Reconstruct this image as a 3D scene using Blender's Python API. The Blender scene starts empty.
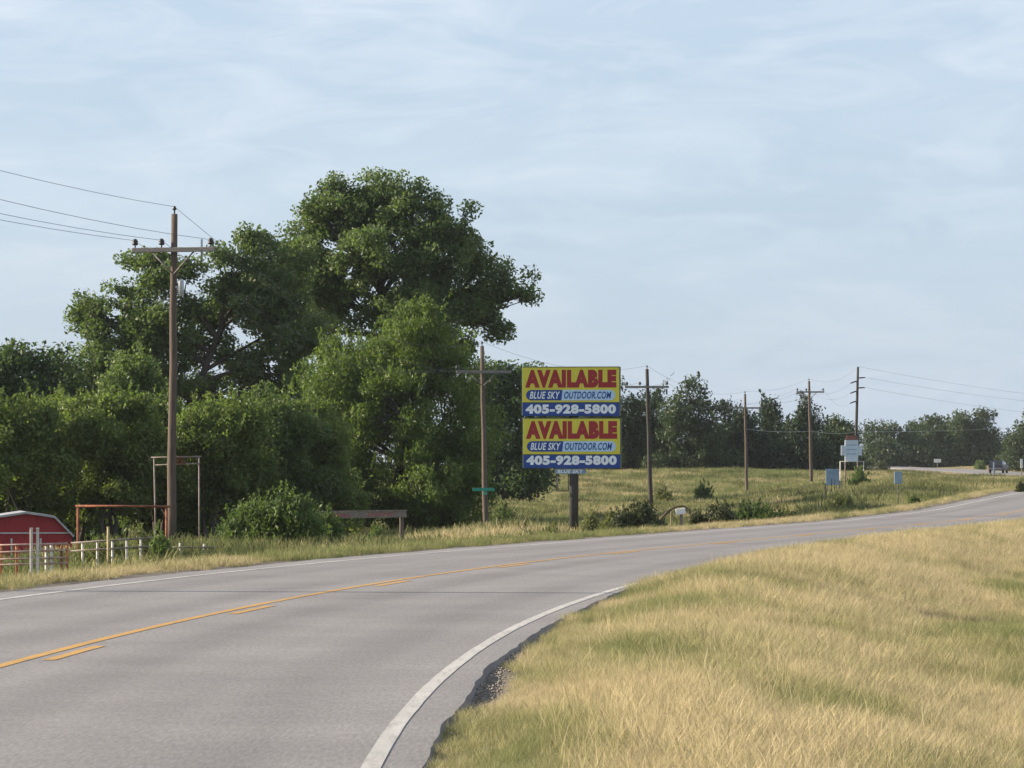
import bpy, math, random
import numpy as np
from mathutils import Vector, Matrix

# ------------------------------------------------------------------ camera, sky, sun, exposure
F = 4400.0        # focal length in pixels of the 1024 px wide picture (long lens)
HY = 474.0        # picture row of the horizon
EYE = 1.55        # eye height over the pavement
SUN_AZ = 82.0     # degrees left of the viewing direction (the sun stands in front, left)
SUN_EL = 20.5
R = math.radians
HAZE = 0.00005
sc = bpy.context.scene
cam_d = bpy.data.cameras.new('camera'); cam = bpy.data.objects.new('camera', cam_d)
sc.collection.objects.link(cam); sc.camera = cam
cam.location = (0, 0, EYE); cam.rotation_euler = (R(90), 0, 0)
cam_d.sensor_width = 36.0; cam_d.lens = 36.0 * F / 1024.0
cam_d.shift_y = (HY - 384.0) / 1024.0
cam_d.clip_start = 0.1; cam_d.clip_end = 20000

w = bpy.data.worlds.new('World'); sc.world = w; w.use_nodes = True
nt = w.node_tree; nt.nodes.clear()
def N(tree, kind, **kw):
    n = tree.nodes.new(kind)
    for k, v in kw.items():
        if k.startswith('i_'): n.inputs[k[2:].replace('_', ' ')].default_value = v
        else: setattr(n, k, v)
    return n
sky = N(nt, 'ShaderNodeTexSky', sky_type='NISHITA', sun_disc=False, sun_elevation=R(SUN_EL),
        sun_rotation=R(-SUN_AZ), altitude=300, air_density=1.0, dust_density=1.6, ozone_density=2.0)
tc = N(nt, 'ShaderNodeTexCoord')
mp = N(nt, 'ShaderNodeMapping'); mp.inputs['Scale'].default_value = (7.0, 7.0, 38.0)
mp.inputs['Rotation'].default_value = (0, R(2.5), 0)
n1 = N(nt, 'ShaderNodeTexNoise', i_Scale=1.0, i_Detail=7.0, i_Roughness=0.58, i_Distortion=0.6)
mp2 = N(nt, 'ShaderNodeMapping'); mp2.inputs['Scale'].default_value = (24.0, 24.0, 90.0)
mp2.inputs['Location'].default_value = (3.1, 1.7, 0.4)
n2 = N(nt, 'ShaderNodeTexNoise', i_Scale=1.0, i_Detail=6.0, i_Roughness=0.6, i_Distortion=0.8)
nt.links.new(tc.outputs['Generated'], mp.inputs['Vector']); nt.links.new(mp.outputs['Vector'], n1.inputs['Vector'])
nt.links.new(tc.outputs['Generated'], mp2.inputs['Vector']); nt.links.new(mp2.outputs['Vector'], n2.inputs['Vector'])
r1 = N(nt, 'ShaderNodeMapRange'); r1.inputs[1].default_value = 0.34; r1.inputs[2].default_value = 0.95
r2 = N(nt, 'ShaderNodeMapRange'); r2.inputs[1].default_value = 0.44; r2.inputs[2].default_value = 0.80
nt.links.new(n1.outputs['Fac'], r1.inputs[0]); nt.links.new(n2.outputs['Fac'], r2.inputs[0])
ad = N(nt, 'ShaderNodeMath', operation='MULTIPLY_ADD', use_clamp=True)
nt.links.new(r2.outputs[0], ad.inputs[0]); ad.inputs[1].default_value = 0.8; nt.links.new(r1.outputs[0], ad.inputs[2])
fac = N(nt, 'ShaderNodeMath', operation='MULTIPLY')
sxyz = N(nt, 'ShaderNodeSeparateXYZ'); nt.links.new(tc.outputs['Generated'], sxyz.inputs[0])
elev = N(nt, 'ShaderNodeMapRange'); elev.inputs[1].default_value = .03; elev.inputs[2].default_value = .11; elev.inputs[3].default_value = .25; elev.inputs[4].default_value = .62
nt.links.new(sxyz.outputs[2], elev.inputs[0]); nt.links.new(elev.outputs[0], fac.inputs[1])     # cirrus thins out in the haze towards the horizon
nt.links.new(ad.outputs[0], fac.inputs[0])
# thin high veil: desaturates the blue everywhere, cirrus streaks on top of it
veil = N(nt, 'ShaderNodeMixRGB', blend_type='MIX'); veil.inputs[0].default_value = 0.62
veil.inputs[2].default_value = (4.55, 5.75, 7.5, 1)
cl = N(nt, 'ShaderNodeMixRGB', blend_type='MIX'); cl.inputs[2].default_value = (6.9, 7.2, 7.7, 1)
nt.links.new(sky.outputs[0], veil.inputs[1]); nt.links.new(veil.outputs[0], cl.inputs[1]); nt.links.new(fac.outputs[0], cl.inputs[0])
bg = N(nt, 'ShaderNodeBackground'); bg.inputs['Strength'].default_value = 0.062
wo = N(nt, 'ShaderNodeOutputWorld')
nt.links.new(cl.outputs[0], bg.inputs['Color']); nt.links.new(bg.outputs[0], wo.inputs['Surface'])

sun_d = bpy.data.lights.new('sun', 'SUN'); sun = bpy.data.objects.new('sun', sun_d); sc.collection.objects.link(sun)
sun_d.energy = 5.0; sun_d.angle = R(0.6); sun_d.color = (1.0, 0.86, 0.68)
to_sun = Vector((-math.sin(R(SUN_AZ)) * math.cos(R(SUN_EL)), math.cos(R(SUN_AZ)) * math.cos(R(SUN_EL)), math.sin(R(SUN_EL))))
sun.rotation_euler = to_sun.to_track_quat('Z', 'Y').to_euler(); sun.location = (-40, 60, 60)

vs = sc.view_settings
vs.view_transform = 'Standard'; vs.look = 'None'; vs.exposure = 1.1; vs.gamma = 1.0; vs.use_curve_mapping = False
sc.cycles.use_denoising = True
sc.cycles.max_bounces = 6; sc.cycles.transparent_max_bounces = 6
sc.cycles.volume_bounces = 0

# ------------------------------------------------------------------ helpers
col = sc.collection
rng = np.random.default_rng(11); random.seed(5)

def P(x, y, Z):
    """picture pixel + distance -> world point"""
    return np.array([(x - 512.0) * Z / F, Z, EYE - (y - HY) * Z / F])
def ppm(Z): return F / Z

def hash2(i, j, seed):
    n = (i.astype(np.int64) * 374761393 + j.astype(np.int64) * 668265263 + seed * 974711) & 0x7fffffff
    n = ((n ^ (n >> 13)) * 1274126177) & 0x7fffffff
    return ((n ^ (n >> 16)) & 0xffff) / 65535.0
def vnoise(x, y, seed=0):
    x = np.asarray(x, float); y = np.asarray(y, float)
    i = np.floor(x); j = np.floor(y); u = x - i; v = y - j
    u = u * u * (3 - 2 * u); v = v * v * (3 - 2 * v)
    a = hash2(i, j, seed); b = hash2(i + 1, j, seed); c = hash2(i, j + 1, seed); d = hash2(i + 1, j + 1, seed)
    return (a * (1 - u) + b * u) * (1 - v) + (c * (1 - u) + d * u) * v
def fbm(x, y, seed=0, o=4):
    s = 0; a = 0.5; t = 0
    for k in range(o):
        s = s + a * vnoise(np.asarray(x) * 2 ** k, np.asarray(y) * 2 ** k, seed + k * 7); t += a; a *= 0.55
    return s / t
def sstep(a, b, x):
    t = np.clip((np.asarray(x, float) - a) / (b - a), 0, 1); return t * t * (3 - 2 * t)

def link(o, parent=None):
    col.objects.link(o)
    if parent is not None: o.parent = parent
    return o
def tag(o, label, cat=None, group=None, kind=None):
    o['label'] = label
    if cat: o['category'] = cat
    if group: o['group'] = group
    if kind: o['kind'] = kind
    return o
def thing(name, label, cat, loc, group=None, rz=0.0):
    o = bpy.data.objects.new(name, None); link(o)
    o.location = tuple(float(v) for v in loc); o.rotation_euler = (0, 0, rz); o.empty_display_size = 0.2
    return tag(o, label, cat, group)

def fast_mesh(name, verts, faces):
    """verts (n,3) array, faces (m,k) int array"""
    me = bpy.data.meshes.new(name)
    verts = np.asarray(verts, np.float32); faces = np.asarray(faces, np.int32)
    m, k = faces.shape
    me.vertices.add(len(verts)); me.vertices.foreach_set('co', verts.ravel())
    me.loops.add(m * k); me.loops.foreach_set('vertex_index', faces.ravel())
    me.polygons.add(m); me.polygons.foreach_set('loop_start', np.arange(m, dtype=np.int32) * k)
    me.update(calc_edges=True); me.validate()
    return me

class MB:
    """collects solids, builds one mesh object"""
    def __init__(s): s.v = []; s.f = []; s.sm = []
    def add(s, v, f, smooth=False):
        o = len(s.v); s.v += [tuple(map(float, p)) for p in v]
        for q in f: s.f.append([i + o for i in q]); s.sm.append(smooth)
        return s
    def box(s, c, size, rot=None, bev=0.0):
        hx, hy, hz = size[0] / 2, size[1] / 2, size[2] / 2
        m = Matrix.Identity(3) if rot is None else rot
        if bev <= 0:
            v = [(x, y, z) for z in (-hz, hz) for y in (-hy, hy) for x in (-hx, hx)]
            f = [(0, 2, 3, 1), (4, 5, 7, 6), (0, 1, 5, 4), (2, 6, 7, 3), (0, 4, 6, 2), (1, 3, 7, 5)]
        else:
            b = min(bev, hx * .9, hy * .9, hz * .9); v = []; f = []
            ring = lambda x, y, z, c_: [(x - c_, y, z), (x, y - c_, z)] 
            for z, k in ((-hz, b), (-hz + b, 0), (hz - b, 0), (hz, b)):
                X, Y = hx - k, hy - k
                v += [(X - b, Y, z), (X, Y - b, z), (X, -Y + b, z), (X - b, -Y, z), (-X + b, -Y, z), (-X, -Y + b, z), (-X, Y - b, z), (-X + b, Y, z)]
            f.append(tuple(range(8))); f.append(tuple(range(31, 23, -1)))
            for L in range(3):
                for i in range(8):
                    a = L * 8 + i; b2 = L * 8 + (i + 1) % 8
                    f.append((b2, a, a + 8, b2 + 8))
        v = [tuple(Vector(c) + m @ Vector(p)) for p in v]
        return s.add(v, f)
    def tube(s, pts, rad, n=8, cap=True, smooth=True):
        pts = [Vector(tuple(map(float, p))) for p in pts]
        if not hasattr(rad, '__len__'): rad = [rad] * len(pts)
        v = []; f = []
        up = None
        for i, p in enumerate(pts):
            d = (pts[min(i + 1, len(pts) - 1)] - pts[max(i - 1, 0)]).normalized()
            if up is None:
                up = Vector((1, 0, 0)) if abs(d.x) < 0.9 else Vector((0, 1, 0))
            a = (up - d * up.dot(d)).normalized(); b = d.cross(a); up = a
            for k in range(n):
                t = 2 * math.pi * k / n
                v.append(p + (a * math.cos(t) + b * math.sin(t)) * rad[i])
        for i in range(len(pts) - 1):
            for k in range(n):
                k2 = (k + 1) % n
                f.append((i * n + k, i * n + k2, (i + 1) * n + k2, (i + 1) * n + k))
        s.add(v, f, smooth)
        if cap:
            o = len(s.v) - len(v)
            s.f.append([o + k for k in range(n - 1, -1, -1)]); s.sm.append(False)
            s.f.append([o + (len(pts) - 1) * n + k for k in range(n)]); s.sm.append(False)
        return s
    def lathe(s, c, prof, n=12, axis='Z'):
        v = []; f = []
        for (r, z) in prof:
            for k in range(n):
                t = 2 * math.pi * k / n
                q = (r * math.cos(t), r * math.sin(t), z)
                if axis == 'Y': q = (q[0], q[2], q[1])
                if axis == 'X': q = (q[2], q[0], q[1])
                v.append((c[0] + q[0], c[1] + q[1], c[2] + q[2]))
        for i in range(len(prof) - 1):
            for k in range(n):
                k2 = (k + 1) % n
                f.append((i * n + k, i * n + k2, (i + 1) * n + k2, (i + 1) * n + k))
        s.add(v, f, True)
        o = len(s.v) - len(v)
        s.f.append([o + k for k in range(n - 1, -1, -1)]); s.sm.append(False)
        s.f.append([o + (len(prof) - 1) * n + k for k in range(n)]); s.sm.append(False)
        return s
    def prism(s, poly, y0, y1):
        """polygon in x,z extruded along y"""
        n = len(poly)
        v = [(x, y0, z) for x, z in poly] + [(x, y1, z) for x, z in poly]
        f = [tuple(range(n)), tuple(range(2 * n - 1, n - 1, -1))]
        f += [((i + 1) % n, i, n + i, n + (i + 1) % n) for i in range(n)]
        return s.add(v, f)
    def build(s, name, mat, parent=None, off=None):
        me = bpy.data.meshes.new(name)
        v = s.v if off is None else [(a - off[0], b - off[1], c - off[2]) for a, b, c in s.v]
        me.from_pydata(v, [], s.f); me.polygons.foreach_set('use_smooth', s.sm); me.update()
        me.materials.append(mat)
        return link(bpy.data.objects.new(name, me), parent)

# ------------------------------------------------------------------ materials
M = {}
def mat(name, base, rough=0.8, var=0.25, scale=6.0, stretch=(1, 1, 1), bump=0.0, bscale=None, metal=0.0, spec=0.3, alt=None, coord='Object'):
    m = bpy.data.materials.new(name); m.use_nodes = True; t = m.node_tree; b = t.nodes['Principled BSDF']
    b.inputs['Roughness'].default_value = rough; b.inputs['Metallic'].default_value = metal
    b.inputs['Specular IOR Level'].default_value = spec
    co = N(t, 'ShaderNodeTexCoord'); mpp = N(t, 'ShaderNodeMapping'); mpp.inputs['Scale'].default_value = stretch
    no = N(t, 'ShaderNodeTexNoise', i_Scale=scale, i_Detail=6.0, i_Roughness=0.62)
    t.links.new(co.outputs[coord], mpp.inputs['Vector']); t.links.new(mpp.outputs['Vector'], no.inputs['Vector'])
    cr = N(t, 'ShaderNodeValToRGB'); base = tuple(base)
    lo = tuple(c * (1 - var) for c in base) if alt is None else alt
    hi = tuple(min(1, c * (1 + var)) for c in base)
    cr.color_ramp.elements[0].position = 0.32; cr.color_ramp.elements[0].color = (*lo, 1)
    cr.color_ramp.elements[1].position = 0.68; cr.color_ramp.elements[1].color = (*hi, 1)
    t.links.new(no.outputs['Fac'], cr.inputs['Fac']); t.links.new(cr.outputs['Color'], b.inputs['Base Color'])
    if bump:
        bp = N(t, 'ShaderNodeBump'); bp.inputs['Strength'].default_value = bump; bp.inputs['Distance'].default_value = 0.02
        t.links.new(no.outputs['Fac'], bp.inputs['Height']); t.links.new(bp.outputs['Normal'], b.inputs['Normal'])
    M[name] = m; return m
mat('pole_wood', (.105, .080, .064), .9, .4, 9, (6, 6, .35), .6)
mat('pole_wood_dark', (.05, .044, .04), .9, .35, 9, (6, 6, .35), .6)
mat('arm_wood', (.19, .175, .165), .9, .3, 8, (.6, 4, 4), .4)
mat('insulator', (.035, .03, .032), .35, .2, 10)
mat('galvanised', (.42, .44, .46), .5, .15, 12, metal=.4)
mat('wire', (.05, .05, .055), .6, .1, 5)
mat('cable_light', (.34, .36, .33), .6, .1, 5)
mat('rust', (.25, .09, .045), .85, .4, 7, bump=.3, alt=(.12, .05, .03))
mat('orange_pipe', (.42, .15, .05), .7, .3, 7, alt=(.24, .09, .05))
mat('white_pipe', (.62, .60, .56), .7, .2, 8, alt=(.38, .33, .28))
mat('grey_pipe', (.22, .20, .185), .7, .25, 8, alt=(.15, .10, .075))
mat('pink_pipe', (.42, .31, .28), .7, .2, 8, alt=(.27, .14, .11))
mat('stake', (.40, .32, .17), .8, .25, 8)
mat('barn_red', (.29, .026, .032), .6, .25, 3, (9, 1, .5), .2)
mat('barn_roof', (.33, .33, .335), .5, .2, 5, (1, .2, 1))
mat('barn_trim', (.45, .43, .42), .6, .2, 6)
mat('white_trim', (.70, .69, .67), .6, .15, 6)
mat('dark_opening', (.03, .025, .025), .9, .2, 5)
mat('weathered_board', (.19, .165, .145), .85, .35, 5, (1, 4, 8), .3)
mat('red_letter', (.38, .06, .05), .7, .3, 8)
mat('cap_brown', (.22, .085, .07), .7, .2, 6)
mat('sign_yellow', (.60, .55, .06), .5, .06, 3)
mat('sign_red', (.30, .025, .03), .5, .06, 3)
mat('sign_blue', (.02, .06, .26), .5, .08, 3)
mat('sign_light_blue', (.42, .60, .80), .5, .06, 3)
mat('sign_white', (.72, .78, .82), .5, .06, 3)
mat('sign_frame', (.06, .09, .06), .7, .3, 5)
mat('sign_steel', (.05, .052, .055), .6, .25, 5, (3, 3, .4))
mat('sign_back', (.20, .29, .38), .5, .15, 5)
mat('church_sign', (.50, .58, .66), .5, .12, 7)
mat('church_band', (.28, .38, .50), .5, .12, 7)
mat('street_green', (.03, .26, .19), .45, .1, 5)
mat('car_paint', (.018, .02, .03), .4, .1, 3, spec=.3)
mat('car_glass', (.015, .018, .022), .1, .1, 3, spec=.6)
mat('tyre', (.02, .02, .02), .9, .2, 8)
mat('rim', (.4, .4, .42), .4, .1, 8, metal=.8)
mat('tail_light', (.4, .02, .02), .3, .1, 8)
mat('chrome', (.10, .10, .11), .5, .05, 8)
mat('plate', (.7, .7, .68), .5, .05, 8)
mat('bark', (.055, .045, .038), .95, .4, 6, (3, 3, .5), .7)
mat('dead_branch', (.10, .075, .055), .95, .35, 8)
mat('stone', (.24, .21, .18), .95, .45, 3.0)

def leaf_mat(name, a, b, trans=.45, cl=.6):
    m = bpy.data.materials.new(name); m.use_nodes = True; t = m.node_tree; t.nodes.clear()
    out = N(t, 'ShaderNodeOutputMaterial'); geo = N(t, 'ShaderNodeNewGeometry'); co = N(t, 'ShaderNodeTexCoord')
    no = N(t, 'ShaderNodeTexNoise', i_Scale=cl, i_Detail=3.0)
    t.links.new(co.outputs['Object'], no.inputs['Vector'])
    mx = N(t, 'ShaderNodeMath', operation='MULTIPLY_ADD', use_clamp=True)
    t.links.new(geo.outputs['Random Per Island'], mx.inputs[0]); mx.inputs[1].default_value = .55
    sb = N(t, 'ShaderNodeMapRange'); sb.inputs[1].default_value = .35; sb.inputs[2].default_value = .7; sb.inputs[3].default_value = -.05; sb.inputs[4].default_value = .5
    t.links.new(no.outputs['Fac'], sb.inputs[0]); t.links.new(sb.outputs[0], mx.inputs[2])
    cr = N(t, 'ShaderNodeValToRGB'); cr.color_ramp.elements[0].color = (*a, 1); cr.color_ramp.elements[1].color = (*b, 1)
    t.links.new(mx.outputs[0], cr.inputs['Fac'])
    d = N(t, 'ShaderNodeBsdfPrincipled'); d.inputs['Roughness'].default_value = .5; d.inputs['Specular IOR Level'].default_value = .28
    tr = N(t, 'ShaderNodeBsdfTranslucent'); mix = N(t, 'ShaderNodeMixShader'); mix.inputs[0].default_value = trans
    hs = N(t, 'ShaderNodeMixRGB', blend_type='MULTIPLY'); hs.inputs[0].default_value = 1; hs.inputs[2].default_value = (1.02, 1.2, .6, 1)
    t.links.new(cr.outputs[0], d.inputs['Base Color']); t.links.new(cr.outputs[0], hs.inputs[1]); t.links.new(hs.outputs[0], tr.inputs['Color'])
    t.links.new(d.outputs[0], mix.inputs[1]); t.links.new(tr.outputs[0], mix.inputs[2]); t.links.new(mix.outputs[0], out.inputs['Surface'])
    M[name] = m; return m
leaf_mat('leaf_oak', (0.064, 0.096, 0.037), (0.176, 0.228, 0.087), 0.45)
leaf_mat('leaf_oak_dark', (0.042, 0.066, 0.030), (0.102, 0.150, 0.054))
leaf_mat('leaf_willow', (0.065, 0.099, 0.024), (0.185, 0.239, 0.060), .45)
leaf_mat('leaf_olive', (0.086, 0.115, 0.036), (0.215, 0.258, 0.080), 0.5)
leaf_mat('leaf_bush', (0.072, 0.106, 0.039), (0.156, 0.202, 0.066), 0.45)
leaf_mat('leaf_bright', (.095, .135, .045), (.20, .25, .085), .4)
leaf_mat('leaf_far', (0.034, 0.051, 0.025), (0.076, 0.106, 0.043), .35, .3)
leaf_mat('leaf_cedar', (0.025, 0.043, 0.027), (0.056, 0.083, 0.045), .25, .4)
leaf_mat('leaf_weed', (.10, .12, .045), (.24, .23, .10), .4)
leaf_mat('leaf_brush', (.045, .055, .028), (.11, .12, .055), .3)

def grass_mat(name):
    m = bpy.data.materials.new(name); m.use_nodes = True; t = m.node_tree; t.nodes.clear()
    out = N(t, 'ShaderNodeOutputMaterial'); at = N(t, 'ShaderNodeAttribute', attribute_type='INSTANCER', attribute_name='tint')
    geo = N(t, 'ShaderNodeNewGeometry')
    rv = N(t, 'ShaderNodeMapRange'); rv.inputs[3].default_value = .72; rv.inputs[4].default_value = 1.28
    t.links.new(geo.outputs['Random Per Island'], rv.inputs[0])
    mu = N(t, 'ShaderNodeVectorMath', operation='SCALE'); t.links.new(at.outputs['Color'], mu.inputs[0]); t.links.new(rv.outputs[0], mu.inputs['Scale'])
    d = N(t, 'ShaderNodeBsdfDiffuse'); tr = N(t, 'ShaderNodeBsdfTranslucent'); mix = N(t, 'ShaderNodeMixShader'); mix.inputs[0].default_value = .42
    t.links.new(mu.outputs[0], d.inputs['Color']); t.links.new(mu.outputs[0], tr.inputs['Color'])
    t.links.new(d.outputs[0], mix.inputs[1]); t.links.new(tr.outputs[0], mix.inputs[2]); t.links.new(mix.outputs[0], out.inputs['Surface'])
    M[name] = m; return m
grass_mat('grass_blade')

# ------------------------------------------------------------------ road line and terrain heights
YY = np.arange(-80.0, 1000.0, 0.5)
SL = np.interp(YY, [-80, 22, 92, 215, 280, 350, 430, 520, 600, 720, 1000], [0, 0, .215, .215, .19, .10, .045, .02, -.005, -.04, -.1])
XC = np.concatenate([[0], np.cumsum((SL[1:] + SL[:-1]) * .25)])
XC = XC - np.interp(22, YY, XC) - 4.3
ZR = np.interp(YY, [-80, 145, 170, 206, 260, 300, 450, 560, 640, 720, 1000], [0, 0, .15, .75, 1.0, 1.0, .95, 1.68, 2.3, 2.75, 3.4])
kk = np.exp(-np.linspace(-2, 2, 41) ** 2); kk /= kk.sum()
ZR = np.convolve(np.pad(ZR, 20, mode='edge'), kk, 'valid')
def road_x(y): return np.interp(y, YY, XC)
def road_z(y): return np.interp(y, YY, ZR)
def road_sl(y): return np.interp(y, YY, SL)
def lat(x, y): return (x - road_x(y)) / np.sqrt(1 + road_sl(y) ** 2)
S_L, S_R = -4.25, 3.85            # pavement edges left and right of the centre line
CTRL = np.array([
    (-16, 140, -2.3), (-16, 105, -1.4), (-14, 85, -1.2), (-24, 60, -1.0), (-9.5, 122, -.7), (-5, 120, -.7), (-1.3, 205, -1.5), (2.2, 157, -.7), (-8, 150, -1.4),
    (8.4, 267, -.7), (18.7, 352, -.6), (26, 382, .55), (-20, 200, -2.1), (-10, 190, -1.9), (-45, 200, -2.2), (-30, 300, -1),
    (0, 300, -.6), (-30, 450, .9), (0, 440, 1.7), (20, 440, 1.75), (35, 450, 1.6), (8, 380, .75), (22, 250, .25), (30, 300, .7),
    (38, 360, .8), (45, 420, .95), (50, 520, .8), (48, 560, .9), (42, 600, 1.2), (50, 640, 1.6), (35, 680, 1.9), (-100, 400, .8), (-100, 100, -2), (0, 800, 3.2), (40, 850, 3.2), (100, 800, 3.2),
    (100, 500, 1.2), (100, 300, 1), (60, 120, -.4), (100, 60, -.5), (60, 220, .4), (30, 60, -.5), (-80, 0, -1.), (60, 0, -.4), (12, 30, -.45), (14, 60, -.45), (20, 90, -.3)])
def field_z(x, y):
    x = np.asarray(x, float); y = np.asarray(y, float); sh = x.shape; x = x.ravel(); y = y.ravel()
    num = np.zeros(len(x)); den = np.zeros(len(x))
    for cx, cy, cz in CTRL:
        d2 = ((x - cx)) ** 2 + ((y - cy) * .33) ** 2 + 3.0
        wgt = d2 ** -2.0; num += wgt * cz; den += wgt
    z = num / den
    far = sstep(850, 1500, np.hypot(x, y)); z = z * (1 - far) + 3.0 * far
    return z.reshape(sh)
def ground(x, y):
    x = np.asarray(x, float); y = np.asarray(y, float)
    s = lat(x, y); zr = road_z(y)
    fz = field_z(x, y)
    fz = fz + (fbm(x / 7, y / 12, 3, 3) - .5) * .35 + (fbm(x / 1.3, y / 1.8, 9, 2) - .5) * .10
    wl = sstep(-4.7, -9.5, s); wr = sstep(5.4, 8.8, s)
    wd = np.where(s < 0, wl, wr)
    shoulder = zr - .045 + .04 * sstep(4.1, 5.0, np.abs(s)) - .04 * sstep(5.0, 6.0, np.abs(s)) + (fbm(x / .8, y / 1.1, 21, 2) - .5) * .05
    shoulder = shoulder + .20 * sstep(44, 64, y) * sstep(4.0, 5.0, s) * (1 - sstep(230, 300, y))
    z = shoulder * (1 - wd) + fz * wd
    under = (s > S_L - .05) & (s < S_R + .02)
    z = np.where(under, zr - .09, z)
    inr = (y > -78) & (y < 990)
    return np.where(inr, z, fz)
def g1(x, y): return float(ground(np.array([x]), np.array([y]))[0])

def axis(parts):
    a = []
    for lo, hi, st in parts: a += list(np.arange(lo, hi, st))
    return np.array(a + [parts[-1][1]])
gx = axis([(-6000, -1000, 1250), (-1000, -200, 200), (-200, -60, 14), (-60, -30, 2), (-30, -8, .8), (-8, 24, .4), (24, 50, .8), (50, 90, 2.5), (90, 200, 11), (200, 1000, 200), (1000, 6000, 1250)])
gy = axis([(-6000, -500, 1375), (-500, -80, 60), (-80, 15, 5), (15, 110, .7), (110, 260, 1.2), (260, 480, 2.5), (480, 900, 7), (900, 1600, 70), (1600, 6000, 1100), (6000, 9000, 3000)])
GX, GY = np.meshgrid(gx, gy); GZ = ground(GX, GY)
nx, ny = len(gx), len(gy)
ii = np.arange(nx - 1)[None, :] + np.arange(ny - 1)[:, None] * nx
gf = np.stack([ii, ii + 1, ii + nx + 1, ii + nx], -1).reshape(-1, 4)
gm = fast_mesh('ground', np.stack([GX.ravel(), GY.ravel(), GZ.ravel()], -1), gf)
gm.polygons.foreach_set('use_smooth', np.ones(len(gf), bool))

def dryness(x, y):
    """0 green .. 1 straw: the state of the grass itself"""
    s = lat(x, y)
    n = fbm(x / 1.15 + 3, y / 3.8, 31, 4)
    big = fbm(x / 6 + 9, y / 22.0, 47, 2)
    right = .80 - .24 * (1 - sstep(4.2, 5.6, s)) - .42 * sstep(7.6, 9.0, s) * (1 - sstep(11.5, 13.5, s)) + (n - .5) * 1.9 + (big - .5) * .5
    left = .36 + (n - .5) * 1.7 + (big - .5) * 1.5 + .22 * (1 - sstep(-7.5, -5, s) * 0 - sstep(5, 8, -s))
    return np.clip(np.where(s > 0, right, left), 0, 1)
ga = gm.attributes.new('dry', 'FLOAT', 'POINT'); ga.data.foreach_set('value', dryness(GX.ravel(), GY.ravel()).astype(np.float32))
gs = lat(GX.ravel(), GY.ravel())
edge = ((gs > S_L - .75) & (gs < S_R + .55)).astype(np.float32)
ga = gm.attributes.new('gravel', 'FLOAT', 'POINT'); ga.data.foreach_set('value', edge)
m = bpy.data.materials.new('ground_cover'); m.use_nodes = True; t = m.node_tree; b = t.nodes['Principled BSDF']
b.inputs['Roughness'].default_value = .95; b.inputs['Specular IOR Level'].default_value = .1
co = N(t, 'ShaderNodeTexCoord'); no = N(t, 'ShaderNodeTexNoise', i_Scale=.9, i_Detail=8.0, i_Roughness=.7); t.links.new(co.outputs['Object'], no.inputs['Vector'])
no2 = N(t, 'ShaderNodeTexNoise', i_Scale=14.0, i_Detail=5.0, i_Roughness=.7); t.links.new(co.outputs['Object'], no2.inputs['Vector'])
a1 = N(t, 'ShaderNodeAttribute', attribute_name='dry'); a2 = N(t, 'ShaderNodeAttribute', attribute_name='gravel')
sm = N(t, 'ShaderNodeMath', operation='MULTIPLY_ADD', use_clamp=True); sm.inputs[1].default_value = 1.4
sub = N(t, 'ShaderNodeMath', operation='SUBTRACT'); sub.inputs[1].default_value = .5
t.links.new(no.outputs['Fac'], sub.inputs[0]); t.links.new(sub.outputs[0], sm.inputs[0]); t.links.new(a1.outputs['Fac'], sm.inputs[2])
cr = N(t, 'ShaderNodeValToRGB'); e = cr.color_ramp.elements
e[0].color = (.075, .090, .030, 1); e[1].color = (.33, .25, .125, 1); q = e.new(.45); q.color = (.155, .150, .058, 1)
t.links.new(sm.outputs[0], cr.inputs['Fac'])
dk = N(t, 'ShaderNodeMixRGB', blend_type='MULTIPLY'); dk.inputs[0].default_value = .8
cr2 = N(t, 'ShaderNodeValToRGB'); cr2.color_ramp.elements[0].position = .3; cr2.color_ramp.elements[0].color = (.45, .45, .42, 1); cr2.color_ramp.elements[1].position = .65; cr2.color_ramp.elements[1].color = (1.1, 1.1, 1.1, 1)
t.links.new(no2.outputs['Fac'], cr2.inputs['Fac']); t.links.new(cr.outputs[0], dk.inputs[1]); t.links.new(cr2.outputs[0], dk.inputs[2])
gv = N(t, 'ShaderNodeMixRGB'); gv.inputs[2].default_value = (.19, .165, .135, 1); t.links.new(a2.outputs['Fac'], gv.inputs[0]); t.links.new(dk.outputs[0], gv.inputs[1])
t.links.new(gv.outputs[0], b.inputs['Base Color'])
bp = N(t, 'ShaderNodeBump'); bp.inputs['Strength'].default_value = .8; bp.inputs['Distance'].default_value = .08
t.links.new(no2.outputs['Fac'], bp.inputs['Height']); t.links.new(bp.outputs['Normal'], b.inputs['Normal'])
gm.materials.append(m)
go = link(bpy.data.objects.new('ground', gm)); tag(go, 'grassy ground falling away from the road and rising to the far trees', kind='structure')

# ---- road: a slab with thickness, ragged edge, attributes across and along for wear
ry = np.concatenate([np.arange(-70, 15, 2.0), np.arange(15, 140, .3), np.arange(140, 300, 1.0), np.arange(300, 960, 4.0)])
sl = road_sl(ry); nrm = np.sqrt(1 + sl ** 2); nxv = 1 / nrm; nyv = -sl / nrm
along = np.concatenate([[0], np.cumsum(np.hypot(np.diff(road_x(ry)), np.diff(ry)))])
def strip_pts(s_arr, dz):
    s_arr = np.broadcast_to(s_arr, ry.shape)
    return np.stack([road_x(ry) + nxv * s_arr, ry + nyv * s_arr, road_z(ry) + dz + 0 * s_arr], -1)
ragR = S_R + (fbm(along / 3.6, along * 0, 5, 3) - .5) * .07 - .20 * sstep(50, 62, ry) + (fbm(along / .8, along * 0, 6, 2) - .5) * .05
ragL = S_L + (fbm(along / 2.3, along * 0 + 3, 8, 4) - .5) * .30
offs = [ragL - .02, ragL, -3.5, -2.7, -1.8, -.9, -.1, .1, .9, 1.8, 2.7, 3.4, ragR, ragR + .03]
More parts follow.
